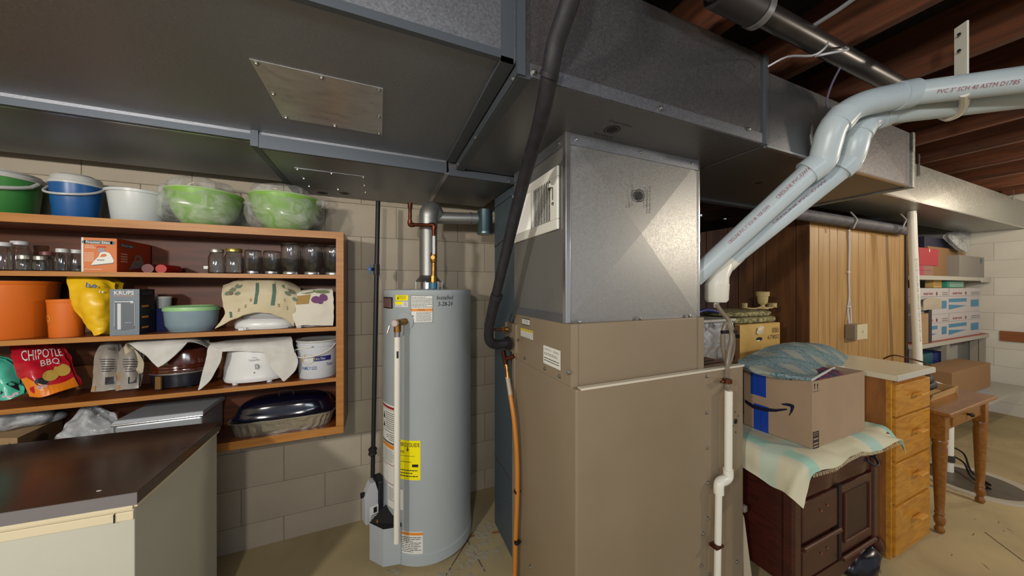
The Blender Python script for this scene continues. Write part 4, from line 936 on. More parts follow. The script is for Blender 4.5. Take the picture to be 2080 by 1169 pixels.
# red bottles lying down
for i, (px, rr) in enumerate(((327, .0145), (300, .0150))):
    p = at(px, 540, Y=2.03+.03*i); rr = .0215 if i == 0 else .023
    obj('thermos_flask', MB().tube([(p.x, p.y, Z2+rr), (p.x, p.y+.004, Z2+rr), (p.x, p.y+.13, Z2+rr)], [rr*.93, rr, rr], 24), mat('red plastic', '#a81a10', .5) if i == 0 else mat('dark red plastic', '#5e0e0a', .4),
        label=['bright red round bottle lying end-on on the upper shelf', 'dark red bottle lying behind the bright red one'][i], cat='bottle')

# ---- second row
om = mat('orange plastic', '#cf6a18', .4, 0, '#c8621a', 4)
def canister(p0, p1, py, Y, label, flare=.93):
    
    while cylspan(p0, p1, Y)[1] > .138: p0 += 3
    x, r = cylspan(p0, p1, Y); zt = zat(py, x, Y-r)
    t = thing('canister', label, 'canister', (x, Y, Z3), 'orange canisters'); h = zt-Z3
    obj('body', MB().lathe([(r*flare*.92, Z3), (r*flare*.93, Z3+.003), (r*.97, zt-.015)], (x, Y), 44), om, t)
    obj('rim', MB().lathe([(r*.97, zt-.016), (r, zt-.010), (r*1.0, zt-.001), (r*.96, zt), (r*.9, zt-.006), (.01, zt-.006)], (x, Y), 44), om, t)
    f = conemap(x, Y, r*(flare*.93+.97)/2*1.0, (r*.97-r*flare*.93)/h, -math.pi/2+R(-35), Z3+h*.5)
    f2 = lambda u, v, w: f(u, v, w+.001)
    pr = PR(f2)
    for k in range(10):
        a = 2*math.pi*k/10; pr.disc(.010*math.cos(a), .012*math.sin(a), .0035, .0008, 8)
    for k in range(14):
        a = 2*math.pi*k/14; pr.disc(.019*math.cos(a), .022*math.sin(a), .0022, .0008, 8)
    pr.done('sunburst_emblem', mat('embossed orange', '#dc8a3e', .4), t); return t
canister(-190, 128, 569, 2.07, 'large orange plastic canister at the left end of the second shelf')
canister(92, 178, 608, 2.02, 'small orange plastic canister in front of the yellow bag')
# yellow bag
ym = mat('yellow film', '#e0b81f', .35, 0, '#d9a916', 6)
Yb = 1.99
g = [[at(138, 561, Y=Yb+.03), at(170, 562, Y=Yb+.02), at(200, 566, Y=Yb+.03), at(232, 575, Y=Yb+.05)],
     [at(143, 590, Y=Yb), at(175, 592, Y=Yb-.02), at(205, 596, Y=Yb-.01), at(234, 600, Y=Yb+.03)],
     [at(148, 617, Y=Yb-.0), at(178, 622, Y=Yb-.03), at(208, 625, Y=Yb-.02), at(232, 628, Y=Yb+.02)],
     [at(165, 640, Y=Yb), at(188, 645, Y=Yb-.025), at(210, 648, Y=Yb-.01), at(230, 650, Y=Yb+.02)],
     [at(180, 662, Y=Yb), at(196, 666, Y=Yb-.02), at(212, 667, Y=Yb-.01), at(228, 666, Y=Yb+.02)],
     [at(195, 681, Y=Yb-.02), at(203, 680, Y=Yb-.025), at(210, 677, Y=Yb-.02), at(222, 673, Y=Yb+.01)]]
yb = thing('food_bag', 'crumpled yellow bag slumped between orange canister and grey box', 'bag', g[-1][1])
obj('bag_front', MB().patch(g, 8, .006, 34, .006), ym, yb)
g2 = [[p+Vector((.004, .05+.03*math.sin(i+j), .0)) for j, p in enumerate(r_)] for i, r_ in enumerate(g)]
obj('bag_back', MB().patch(g2, 5, .006, 30, .006, seed=3), ym, yb)
f = plane(at(175, 583, Y=Yb-.025), (1, 0, -.12), (.12, 0, 1))
PR(f).text('be', 0, 0, .034, .022, .004, bold=True).done('lettering', mat('blue print', '#1c4f8c', .5), yb)
f = plane(at(203, 594, Y=Yb-.02), (1, 0, -.15), (.15, 0, 1)); PR(f).text('14', 0, 0, .014, .010, .006, bold=True).done('lettering', paper, yb)
# small appliance box with grinder picture
a, c = at(223, 678, Y=1.955), at(283, 586, Y=1.955)
gx0, gx1 = a.x, c.x; gz1 = zat(587, (gx0+gx1)/2, 1.955); gd = at(314, 640, X=gx1).y
t = thing('product_box', 'grey and black product box with a coffee grinder picture', 'box', ((gx0+gx1)/2, 2.03, Z3))
obj('carton', MB().box(gx0, gx1, 1.955, gd, Z3, gz1), mat('slate grey carton', '#6c7780', .45), t, smooth=False)
obj('side_print_or_shade', MB().box(gx1, gx1+.0008, 1.956, gd-.001, Z3+.0005, gz1-.0005), mat('black carton', '#14141c', .5), t, 'black side', smooth=False)
W_, h_ = gx1-gx0, gz1-Z3
f = plane((gx0, 1.955, Z3), (1, 0, 0), (0, 0, 1))
PR(f).text('KRUPS', W_*.15, h_*.88, W_*.82, h_*.965, .0012, bold=True).done('brand_lettering', white, t)
PR(f).rect(W_*.15, h_*.85, W_*.85, h_*.858).done('orange_rule', orange_i, t)
gr = PR(f).poly([(W_*.16, h_*.18), (W_*.2, h_*.13), (W_*.5, h_*.10), (W_*.85, h_*.14), (W_*.87, h_*.7), (W_*.8, h_*.76), (W_*.2, h_*.76), (W_*.14, h_*.7)], .001).done('grinder_picture', mat('grinder grey', '#5b6268', .4), t)
PR(f).rect(W_*.26, h_*.13, W_*.38, h_*.69, .0016).rect(W_*.16, h_*.72, W_*.78, h_*.74, .0016).rect(W_*.84, h_*.2, W_*.855, h_*.72, .0016).rect(W_*.15, h_*.2, W_*.165, h_*.7, .0016).disc(W_*.75, h_*.72, W_*.06, .0014).text('KRUPS', W_*.52, h_*.265, W_*.72, h_*.285, .0016).done('picture_highlight', mat('silver print', '#bfc6cb', .4), gr)
f = plane((gx1+.001, 1.957, Z3), (0, 1, 0), (0, 0, 1)); D_ = gd-1.957
PR(f).text('KRUPS', D_*.15, h_*.88, D_*.8, h_*.95, .0008).done('brand_lettering', inkg, t)
PR(f).rect(D_*.1, h_*.6, D_*.55, h_*.64, .0008).rect(D_*.1, h_*.36, D_*.55, h_*.4, .0008).rect(D_*.1, h_*.13, D_*.55, h_*.17, .0008).done('orange_marks', orange_i, t)
# blue box and white tub behind
p = at(328, 648, Y=2.12); bb = mat('dark blue carton', '#15225a', .5)
q = at(350, 648, Y=2.12)
obj('storage_box', MB().box(p.x-.03, q.x+.03, 2.08, 2.18, Z3, zat(626, p.x, 2.1)), bb, label='dark blue box behind the grey and black box', cat='box', smooth=False, bevel=.002)
x, r = cylspan(316, 350, 2.13); z0 = zat(626, p.x, 2.1)
t = thing('plastic_tub', 'small round white container standing on the dark blue box', 'tub', (x, 2.13, z0))
obj('body', MB().lathe([(r*.9, z0), (r*.95, zat(606, x, 2.1))], (x, 2.13), 28), plast('milky plastic', '#bcc1c0'), t)
obj('lid', MB().lathe([(r, zat(606, x, 2.1)), (r*1.02, zat(602, x, 2.1)), (.01, zat(601, x, 2.1))], (x, 2.13), 28), white, t)
# oval casserole dish
x, r = cylspan(326, 449, 2.06); y = 2.06
t = thing('casserole_dish', 'oval blue-grey glass dish with a pale green lid', 'dish', (x, y, Z3))
zr = zat(629, x, y-r*.6)
obj('dish', MB().lathe([(r*.74, Z3), (r*.78, Z3+.003), (r*.92, Z3+.03), (r*.97, zr-.01), (r*.97, zr)], (x, y), 44, 1, .78), mat('blue grey glass', '#7d929c', .12, coat=.4), t)
obj('foot_rim', MB().lathe([(r*.76, Z3+.0005), (r*.79, Z3+.006), (r*.76, Z3+.008)], (x, y), 44, 1, .78), mat('pale teal glass', '#9db8ae', .15), t)
obj('lid', MB().lathe([(r*1.0, zr-.006), (r*1.01, zr+.002), (r*.98, zr+.012), (r*.8, zr+.018), (r*.75, zr+.013), (.01, zr+.014)], (x, y), 44, 1, .78), mat('pale green lid', '#8fbd84', .4), t)
# appliance under the patterned towel
x0, x1 = at(470, 660, Y=2.0).x, at(600, 660, Y=2.0).x; xc = (x0+x1)/2
t = thing('covered_appliance', 'low white kitchen appliance under the patterned towel', 'appliance', (xc, 2.06, Z3))
zb = zat(612, xc, 1.97)
wm = mat('white appliance plastic', '#d5d6d4', .3)
obj('base', MB().ell((xc, 2.065, Z3+.018), ((x1-x0)*.51, .105, .05), 36, 18, .8, flat=Z3+.001), wm, t)
obj('top_bowl', MB().ell(((x0+x1)/2+.015, 2.07, Z3+.085), ((x1-x0)*.46, .095, .08), 36, 18, .7), mat('grey steel bowl', '#a7a9ab', .3, .4), t)
p = at(484, 663, Y=1.95); obj('plug', MB().box(p.x, p.x+.022, 1.948, 1.965, Z3, Z3+.012).box(p.x+.022, p.x+.030, 1.950, 1.963, Z3+.001, Z3+.013), wm, t, smooth=False, bevel=.001)
obj('cord', MB().tube([(p.x+.03, 1.956, Z3+.005), (p.x+.09, 1.95, Z3+.004), (p.x+.15, 1.953, Z3+.004), (p.x+.2, 1.965, Z3+.006)], .003, 8, smooth=4), wm, t)
M_tow = mat('cream towel', '#c8bd9f', .9, 0, '#bdb08f', 9, bump=.3, bscale=250)
Yf_ = 1.955
G = [[at(462, 578, Y=2.16), at(500, 565, Y=2.17), at(540, 563, Y=2.17), at(580, 566, Y=2.17), at(612, 585, Y=2.16)],
     [at(453, 582, Y=2.02), at(490, 569, Y=2.02), at(530, 567, Y=2.02), at(570, 570, Y=2.02), at(610, 586, Y=2.03)],
     [at(451, 600, Y=1.96), at(490, 592, Y=1.955), at(530, 590, Y=1.95), at(572, 592, Y=1.955), at(606, 604, Y=1.965)],
     [at(453, 622, Y=1.955), at(490, 617, Y=1.95), at(528, 612, Y=1.945), at(572, 615, Y=1.95), at(600, 628, Y=1.96)],
     [at(456, 640, Y=1.955), at(484, 640, Y=1.95), at(528, 632, Y=1.945), at(570, 640, Y=1.95), at(598, 652, Y=1.96)],
     [at(438, 667, Y=1.95), at(487, 643, Y=1.945), at(530, 634, Y=1.943), at(572, 645, Y=1.948), at(597, 662, Y=1.958)]]
tw = thing('kitchen_towel', 'cream towel with green ladder stripes draped over a white appliance', 'towel', (xc, 2.0, Z3+.05))
obj('cloth', MB().patch(G, 8, .004, 30, .003), M_tow, tw)
def onpatch(G, dn=-.0035):
    g = [[Vector(p) for p in r] for r in G]; n, m = len(g)-1, len(g[0])-1
    def cr1(P, t):
        k = min(int(t), len(P)-2); s_ = t-k; Q = [P[0]*2-P[1]]+P+[P[-1]*2-P[-2]]; a, b, c, d = Q[k], Q[k+1], Q[k+2], Q[k+3]
        return .5*((2*b)+(c-a)*s_+(2*a-5*b+4*c-d)*s_*s_+(3*b-a-3*c+d)*s_**3)
    def f(u, v, w):
        v = 1-v; row = [cr1([g[i][j] for i in range(n+1)], min(max(v*n, 0), n-1e-6)) for j in range(m+1)]
        p = cr1(row, min(max(u*m, 0), m-1e-6)); return p+(Vector((0, 0, H))-p).normalized()*(.0055+w)
    return f
def strip(pr, u0, v0, u1, v1, n=10, wd=.02):
    for i in range(n):
        a, c = i/n, (i+1)/n; p = (u0+(u1-u0)*a, v0+(v1-v0)*a); q = (u0+(u1-u0)*c, v0+(v1-v0)*c)
        pr.poly([(p[0]-wd, p[1]), (q[0]-wd, q[1]), (q[0]+wd, q[1]), (p[0]+wd, p[1])])
    return pr
f = onpatch(G)
sg = mat('sage print', '#4f6b5e', .8)
pr = PR(f); strip(pr, .47, .95, .44, .36, 10, .02); strip(pr, .68, .95, .64, .34, 10, .02); strip(pr, .10, .28, .14, .14, 3, .02); pr.done('stripe_print', sg, tw)
pr = PR(f)
for i, (u, v, r_) in enumerate(((.08, .62, .05), (.14, .66, .045), (.22, .7, .05), (.2, .58, .04), (.84, .6, .05), (.9, .66, .05), (.95, .55, .04), (.80, .7, .04), (.28, .76, .04))): pr.disc(u, v, r_, n=9, ry=r_*.8)
pr.done('floral_print', mat('muted floral print', '#6f7b68', .85), tw)
pr = PR(f)
for u, v in ((.30, .33), (.22, .28), (.36, .42), (.78, .44), (.7, .33), (.83, .33)): pr.text('S', u, v, u+.03, v+.05)
pr.disc(.12, .6, .03, n=8).disc(.86, .66, .03, n=8); pr.done('motif_print', mat('brown motif', '#7a5a3c', .85), tw)
# second covered thing
x0, x1 = at(596, 660, Y=2.0).x, at(676, 660, Y=2.0).x
t = thing('covered_appliance', 'white appliance hidden under the fruit-print towel', 'appliance', ((x0+x1)/2, 2.06, Z3))
obj('base', MB().box(x0+.02, x1-.004, 1.975, 2.15, Z3, Z3+.105), wm, t, smooth=False, bevel=.012)
G = [[at(612, 596, Y=2.12), at(640, 590, Y=2.13), at(675, 588, Y=2.13)], [at(607, 592, Y=1.99), at(640, 588, Y=1.985), at(675, 588, Y=1.985)],
     [at(598, 612, Y=1.965), at(640, 608, Y=1.955), at(678, 610, Y=1.962)], [at(593, 634, Y=1.96), at(640, 634, Y=1.95), at(678, 636, Y=1.958)], [at(602, 663, Y=1.952), at(622, 660, Y=1.948), at(677, 661, Y=1.955)]]
tw = thing('kitchen_towel', 'white fringed towel with purple fruit print at the shelf\'s right end', 'towel', ((x0+x1)/2, 2.0, Z3+.05))
obj('cloth', MB().patch(G, 8, .004, 30, .003, seed=5), mat('pale towel', '#cfcabb', .9, bump=.3, bscale=250), tw)
f = onpatch(G)
PR(f).disc(.52, .50, .12, ry=.075).disc(.72, .55, .11, ry=.075).disc(.62, .46, .08, ry=.05).done('plum_print', mat('plum print', '#6d3f6c', .8), tw)
PR(f).poly([(.06, .42), (.34, .42), (.38, .62), (.02, .62)]).done('basket_print', mat('basket print', '#9b7d45', .8), tw)
PR(f).disc(.3, .70, .2, ry=.06).disc(.7, .68, .22, ry=.05).done('leaf_print', mat('leaf print', '#76805a', .8), tw)
b = MB()
for i in range(12):
    p = f(.02+.3*i/12, .0, -.003); b.tube([p, p+Vector((.001*(i % 3-1), -.001, -.012))], .0009, 5)
obj('fringe', b, towel_w, tw, kind='stuff')

# ---- third row
def bag(name, label, G, m, dy=.045, k=8, amp=.006, fr=28, seed=0):
    t = thing(name, label, 'bag', G[-1][len(G[-1])//2])
    obj('bag_front', MB().patch(G, k, amp, fr, .003, seed), m, t)
    n = len(G)
    G2 = [[p+Vector((0, dy*math.sin(math.pi*min(max((i+.4)/(n), 0), 1))*math.sin(math.pi*(j+.5)/len(r_))+.006, 0)) for j, p in enumerate(r_)] for i, r_ in enumerate(G)]
    obj('bag_back', MB().patch(G2, 5, amp, fr, .003, seed+4), m, t); return t, onpatch(G)
tm = mat('teal film', '#3fa58d', .3, 0, '#54b79d', 8)
G = [[at(-60, 725, Y=2.06), at(-20, 722, Y=2.05), at(10, 728, Y=2.03)], [at(-60, 745, Y=2.03), at(-10, 742, Y=2.0), at(30, 744, Y=2.02)],
     [at(-50, 770, Y=2.0), at(0, 770, Y=1.97), at(38, 776, Y=2.0)], [at(-40, 795, Y=1.98), at(8, 797, Y=1.96), at(52, 788, Y=1.99)], [at(-20, 812, Y=1.965), at(14, 811, Y=1.955), at(48, 800, Y=1.97)]]
t, f = bag('food_bag', 'crumpled teal bag at the left edge of the third shelf', G, tm, seed=2)
PR(f).disc(.5, .12, .1, ry=.05).disc(.75, .15, .08, ry=.05).poly([(.3, .05), (.6, .02), (.9, .1), (.6, .12)]).done('pink_print', mat('pale pink print', '#b9a3ac', .6), t)
PR(f).poly([(.6, .42), (.85, .2), (.95, .45), (.8, .5)]).poly([(.4, .2), (.5, .25), (.45, .3)]).poly([(.3, .12), (.8, .05), (.75, .09), (.3, .17)]).done('dark_print', ink, t)
rm = mat('red film', '#a81626', .28, 0, '#b81c2a', 6)
G = [[at(20, 700, Y=2.08), at(60, 697, Y=2.09), at(95, 698, Y=2.1), at(122, 702, Y=2.12)], [at(26, 722, Y=2.03), at(62, 722, Y=2.03), at(98, 716, Y=2.06), at(128, 715, Y=2.09)],
     [at(32, 750, Y=2.0), at(66, 750, Y=1.99), at(102, 742, Y=2.03), at(138, 736, Y=2.07)], [at(46, 775, Y=1.985), at(75, 776, Y=1.975), at(110, 768, Y=2.01), at(148, 760, Y=2.05)], [at(60, 805, Y=1.975), at(85, 806, Y=1.97), at(120, 795, Y=1.99), at(160, 783, Y=2.04)]]
t, f = bag('chip_bag', 'red and orange barbecue chip bag leaning back on the third shelf', G, rm, seed=6)
om2 = mat('orange film', '#d97a1c', .3); 
nn = 12
pr = PR(f)
for i in range(nn):
    u0, u1 = i/nn, (i+1)/nn; h0 = .44-.30*math.sin(u0*2.2); h1 = .44-.30*math.sin(u1*2.2)
    pr.poly([(u0, .0), (u1, 0), (u1, h1*.5), (u0, h0*.5)], .0006); pr.poly([(u0, h0*.5), (u1, h1*.5), (u1, h1), (u0, h0)], .0006)
pr.done('orange_print', om2, t)
PR(f).text('CHIPOTLE', .16, .66, .97, .86, .0035).text('BBQ', .50, .50, .86, .63, .0035).done('lettering', paper, t)
ch = mat('chip print', '#b8963f', .7)
PR(f).disc(.62, .32, .15, .0016, ry=.10).disc(.85, .38, .15, .0014, ry=.12).done('chip_picture', ch, t)
PR(f).disc(.42, .25, .14, .0012, ry=.07).done('bowl_picture', ink, t); PR(f).disc(.40, .16, .12, .0016, ry=.035).done('bowl_rim_picture', mat('pink grey print', '#b08a88', .6), t)
# two clear food bags
gbm = mat('grey printed film', '#9a948a', .3, 0, '#7f7a73', 5, dist=1)
for i, (x0, x1, lab) in enumerate(((188, 236, 'clear printed food bag with small lettering, left of two'), (236, 282, 'clear printed food bag beside the draped roaster, right of two'))):
    sh = 12
    G = [[at(x0+sh+6, 700, Y=2.06), at((x0+x1)/2+sh, 696, Y=2.05), at(x1+4, 700, Y=2.06)], [at(x0+6, 722, Y=2.01), at((x0+x1)/2+6, 720, Y=1.985), at(x1+4, 722, Y=2.01)],
         [at(x0+3, 758, Y=1.995), at((x0+x1)/2, 758, Y=1.965), at(x1, 756, Y=1.995)], [at(x0-2 if i == 0 else x0+1, 795-i*3, Y=1.97), at((x0+x1)/2-2, 794-i*3, Y=1.958), at(x1, 791-i*4, Y=1.97)]]
    t, f = bag('food_bag', lab, G, gbm, seed=10+i, amp=.004)
    PR(f).lines(.2, .35, .9, .6, 6, seed=i).rect(.2, .74, .9, .755).rect(.2, .62, .9, .632).lines(.25, .78, .8, .86, 2, seed=i+7).rect(.55, .12, .9, .26).done('print', mat('dark print', '#35333a', .6), t)
    PR(f).disc(.2 if i == 0 else .05, .3, .12, ry=.12).rect(0, 0.01, .15, .1).done('food_window', mat('oat print', '#a27c50', .6), t)
# electric roaster under folded cloth
x, r = cylspan(292, 424, 2.075); y = 2.075; r = .135
xa, xb = at(279, 770, Y=1.99).x, at(414, 770, Y=1.99).x; xc = (xa+xb)/2; rx = (xb-xa)/2
t = thing('electric_roaster', 'brown glass casserole cooker with a black base under a folded white cloth', 'roaster', (xc, 2.07, Z4))
zs = zat(762, xc, 1.98)
br = mat('brown glass', '#4a1e10', .12, 0, '#3a160c', 5, coat=.5)
obj('glass_pot', MB().lathe([(rx*.93, zs), (rx*.95, zs+.012), (rx*.92, zs+.02), (rx*.95, zs+.026), (rx*.92, zs+.034), (rx*.95, zs+.04), (rx*.92, zs+.05), (rx*.9, zs+.09), (rx*.8, zs+.11)], (xc, 2.075), 44, 1, .7), br, t)
obj('chrome_rim', MB().lathe([(rx*.96, zs-.004), (rx, zs-.001), (rx*.97, zs+.004)], (xc, 2.075), 44, 1, .7), steel, t)
obj('base', MB().lathe([(rx*.82, Z4+.008), (rx*.9, Z4+.012), (rx*.98, zs-.004)], (xc, 2.075), 44, 1, .7), mat('dark blue black base', '#11131d', .3), t)
for dx in (-.06, .05): obj('foot', MB().lathe([(.012, Z4), (.014, Z4+.012)], (xc+dx, 2.03), 12), dark, t)
p = at(322, 775, Y=1.995); obj('thermostat_plate', MB().box(p.x-.012, p.x+.012, 1.992, 2.0, Z4+.012, zs-.004, rot=R(-18)), mat('brass plate', '#8a6a3a', .4, .5), t, smooth=False)
G = [[at(275, 690, Y=2.12), at(320, 686, Y=2.13), at(385, 683, Y=2.13), at(425, 690, Y=2.12)],
     [at(262, 696, Y=2.03), at(300, 690, Y=2.03), at(388, 686, Y=2.03), at(424, 706, Y=2.05)],
     [at(270, 703, Y=1.985), at(300, 702, Y=1.975), at(360, 700, Y=1.975), at(390, 692, Y=1.99)],
     [at(300, 722, Y=1.97), at(306, 724, Y=1.968), at(350, 722, Y=1.968), at(370, 706, Y=1.975)],
     [at(321, 745, Y=1.965), at(322, 745.5, Y=1.965), at(324, 745, Y=1.965), at(326, 744, Y=1.965)]]
tw = thing('folded_cloth', 'white cloth folded to a point over the brown cooker', 'cloth', (xc, 2.05, zs+.1))
obj('cloth', MB().patch(G, 8, .002, 24, .003), towel_w, tw)
G = [[at(262, 694, Y=2.03), at(256, 699, Y=2.0), at(251, 706, Y=1.99)], [at(280, 716, Y=2.0), at(268, 722, Y=1.99), at(256, 722, Y=1.985)], [at(292, 735, Y=2.0), at(280, 742, Y=1.99), at(272, 745, Y=1.985)], [at(291, 755, Y=1.99), at(287, 758, Y=1.985), at(283, 757, Y=1.98)]]
obj('cloth_flap', MB().patch(G, 6, .002, 24, .003), mat('shaded side of cloth', '#b3a88c', .9), tw, 'underside flap in a shaded beige tone')  # white cloth tinted beige here to read as shade
# slow cooker
xa, xb = at(441, 770, Y=1.99).x, at(580, 760, Y=1.99).x; xc = (xa+xb)/2; rx = (xb-xa)/2; y = 2.07
t = thing('slow_cooker', 'oval white slow cooker with a dial under a white cloth', 'slow cooker', (xc, y, Z4))
zt_ = zat(693, xc, 1.98)
def sup(n=48, e=.92): return [(math.copysign(abs(math.cos(a))**e, math.cos(a)), math.copysign(abs(math.sin(a))**e, math.sin(a))) for a in [2*math.pi*i/n for i in range(n)]]
S = sup(); b = MB(); prof = [(.93, Z4+.007), (.97, Z4+.01), (1.0, Z4+.022), (1.0, Z4+.03), (.985, Z4+.034), (.98, Z4+.08), (.93, Z4+.12), (.84, zt_-.02), (.7, zt_-.006)]
n = 48
b.add([(xc+rx*r_*u, y+.105*r_*v_, z_) for r_, z_ in prof for u, v_ in S], [(j*n+i, j*n+(i+1) % n, (j+1)*n+(i+1) % n, (j+1)*n+i) for j in range(len(prof)-1) for i in range(n)]+[tuple(range(n-1, -1, -1)), tuple((len(prof)-1)*n+i for i in range(n))])
obj('body', b, wm, t)
for dx in (-.07, .07): obj('foot', MB().lathe([(.012, Z4), (.013, Z4+.009)], (xc+dx, 1.995), 12), wm, t)
p = at(519, 744, Y=1.962); yk = y-.103
obj('dial', MB().tube([(p.x, yk, p.z), (p.x, yk-.012, p.z)], [.013, .011], 20).box(p.x-.003, p.x+.003, yk-.02, yk-.012, p.z-.010, p.z+.010), wm, t)
p2 = at(516, 757, Y=1.962); obj('round_badge', MB().tube([(p2.x, yk+.003, p2.z), (p2.x, yk-.001, p2.z)], .0035, 14), mat('brown badge', '#7a5a34', .4), t)
f = plane((p.x, yk-.0005, p.z), (1, 0, 0), (0, 0, 1)); PR(f).text('Crock-Pot', -.030, .028, .014, .038, .001).text('RIVAL', -.015, .042, .004, .0465, .001).done('lettering', inkg, t)
G = [[at(420, 700, Y=2.13), at(470, 690, Y=2.15), at(540, 684, Y=2.15), at(590, 683, Y=2.14)],
     [at(428, 697, Y=2.0), at(480, 695, Y=2.0), at(545, 691, Y=2.0), at(592, 686, Y=2.01)],
     [at(422, 712, Y=1.96), at(475, 703, Y=1.957), at(545, 700, Y=1.957), at(596, 705, Y=1.965)],
     [at(420, 735, Y=1.957), at(452, 714, Y=1.952), at(540, 716, Y=1.952), at(602, 730, Y=1.962)]]
tw = thing('dish_cloth', 'white cloth with pointed corners draped over the slow cooker', 'cloth', (xc, 2.05, zt_))
obj('cloth', MB().patch(G, 8, .0025, 30, .003), towel_w, tw)
G = [[at(424, 708, Y=1.958), at(438, 705, Y=1.956), at(452, 712, Y=1.953)], [at(417, 735, Y=1.953), at(432, 732, Y=1.949), at(448, 733, Y=1.95)], [at(410, 765, Y=1.95), at(418, 765, Y=1.947), at(430, 768, Y=1.948)], [at(403, 792, Y=1.946), at(405, 791, Y=1.945), at(410, 788, Y=1.945)]]
obj('cloth_corner', MB().patch(G, 6, .002, 24, .003), towel_w, tw)
G = [[at(536, 714, Y=1.952), at(568, 716, Y=1.952), at(600, 716, Y=1.962)], [at(542, 730, Y=1.949), at(572, 735, Y=1.948), at(605, 735, Y=1.956)], [at(556, 752, Y=1.947), at(575, 755, Y=1.946), at(600, 752, Y=1.952)], [at(575, 773, Y=1.945), at(578, 773, Y=1.945), at(584, 768, Y=1.947)]]
obj('cloth_corner', MB().patch(G, 6, .002, 24, .003, 3), towel_w, tw)
# food pail
x, r = cylspan(601, 690, 2.045); y = 2.045; zr = zat(694, x, y-r)
t = thing('food_pail', 'white plastic pail with blue and gold print and wire-thin handle', 'pail', (x, y, Z4))
k0 = .86
obj('body', MB().lathe([(r*k0, Z4), (r*(k0+.01), Z4+.003), (r*.955, zr-.03), (r, zr-.028), (r, zr-.02), (r*.965, zr-.018), (r*.97, zr-.006)], (x, y), 40), plast('white pail plastic', '#bfc3c8'), t)
obj('lid', MB().lathe([(r*.99, zr-.008), (r*1.02, zr-.002), (r*1.0, zr+.004), (r*.9, zr+.001), (.01, zr+.001)], (x, y), 40), plast('grey white lid', '#b3b4b0'), t)
hh = zr-Z4; rm_ = r*.91
f = conemap(x, y, rm_, (r*.955-r*k0)/hh, -math.pi/2, Z4+hh*.5)
PR(f).rect(-.008, -.006, .075, .020, .0012, 8).done('blue_band', mat('navy print', '#1c2266', .5), t)
ov = PR(f).disc(-.036, .006, .036, .0014, ry=.027).done('gold_oval', mat('gold print', '#a88f45', .5), t)
PR(f).text('EMPS', -.060, -.008, -.012, .012, .002, bold=True).done('lettering', paper, ov)
PR(f).text('It\'s Thai', .004, .001, .045, .013, .002).done('lettering', paper, t)
PR(f).text('FAMILY SIZE', -.070, -.050, .008, -.032, .0012, bold=True).text('Fami', .055, -.036, .085, -.018, .0012, bold=True).done('lettering', mat('blue print', '#1c4f8c', .5), t)
obj('handle', MB().tube([(x+r*1.05*math.cos(R(a)), y+r*1.08*math.sin(R(a)), zr-.02-.06*max(0, math.sin(R(a+215)))**.7) for a in range(-215, -20, 12)], .003, 8), white, t)
obj('handle_grip', MB().tube([(x-r*1.0, y-r*.45, zr-.045), (x-r*.1, y-r*1.1, zr-.022)], .0035, 8), white, t)

# ---- bottom row
a, c = at(0, 905, Y=2.0), at(120, 870, Y=2.0)
c0, c1, c2 = at(35, 888, Y=1.955), at(127, 848, Y=2.185), at(-70, 900, Y=2.02)
c3 = c1+c2-c0; zc = .862
if c3.y > 2.19: c3.y = 2.19
t = thing('cardboard_box', 'tan cardboard box at the bottom left with a plastic bag on it', 'box', (c0.x, 2.07, Z5))
obj('carton', MB().prism([c0[:2], c1[:2], c3[:2], c2[:2]], Z5, zc), card, t, smooth=False)
d_ = (c1-c0); d_.z = 0; L_ = d_.length; d_.normalize()
obj('side_print_or_shade', MB().hexa([Vector((c0.x, c0.y, Z5+.001))+d_.cross(Vector((0, 0, 1)))*.0008, Vector((c1.x, c1.y, Z5+.001))+d_.cross(Vector((0, 0, 1)))*.0008, Vector((c1.x, c1.y, Z5+.001)), Vector((c0.x, c0.y, Z5+.001))],
    [Vector((c0.x, c0.y, zc-.001))+d_.cross(Vector((0, 0, 1)))*.0008, Vector((c1.x, c1.y, zc-.001))+d_.cross(Vector((0, 0, 1)))*.0008, Vector((c1.x, c1.y, zc-.001)), Vector((c0.x, c0.y, zc-.001))]), mat('shaded carton side', '#6b5338', .8), t, 'printed side, coloured darker as shaded', smooth=False)  # thin sheet darkens this side of the box like shade
PR(plane(Vector((c0.x, c0.y, Z5))+d_.cross(Vector((0, 0, 1)))*.001, d_, (0, 0, 1))).disc(L_*.5, .085, .03, ry=.025).rect(L_*.12, .04, L_*.17, .1).done('print', mat('dark carton print', '#3c2d20', .7), t)
e_ = (c2-c0); e_.z = 0; e_.normalize()
PR(plane(Vector((c0.x, c0.y, Z5))+e_*.06-e_.cross(Vector((0, 0, 1)))*.001, -e_, (0, 0, 1))).text('ILL', .015, .07, .035, .12, vert=True).done('lettering', mat('dark carton print', '#3c2d20', .7), t)
p = at(20, 850, Y=2.10)
b = MB().ell((p.x, 2.10, zc+.045), (.13, .075, .045), 40, 20, .8, .022, 16, 2, flat=zc+.001).ell((at(95, 845, Y=2.14).x, 2.14, zc+.02), (.06, .04, .02), 24, 12, .8, .012, 20, 7, flat=zc+.001)
obj('plastic_bag', b, polyw, label='milky plastic bag lying on the tan cardboard box', cat='bag')
G = [[at(162, 828, Y=2.03), at(172, 824, Y=2.03), at(186, 826, Y=2.03)], [at(150, 845, Y=2.0), at(175, 842, Y=1.97), at(200, 842, Y=2.0)], [at(130, 868, Y=1.98), at(175, 865, Y=1.955), at(222, 858, Y=1.98)], [at(112, 895, Y=1.97), at(170, 893, Y=1.95), at(235, 885, Y=1.97)]]
bag('plastic_bag', 'white plastic bag standing in a peak beside the metal pan', G, polyw, dy=.1, amp=.012, seed=21)
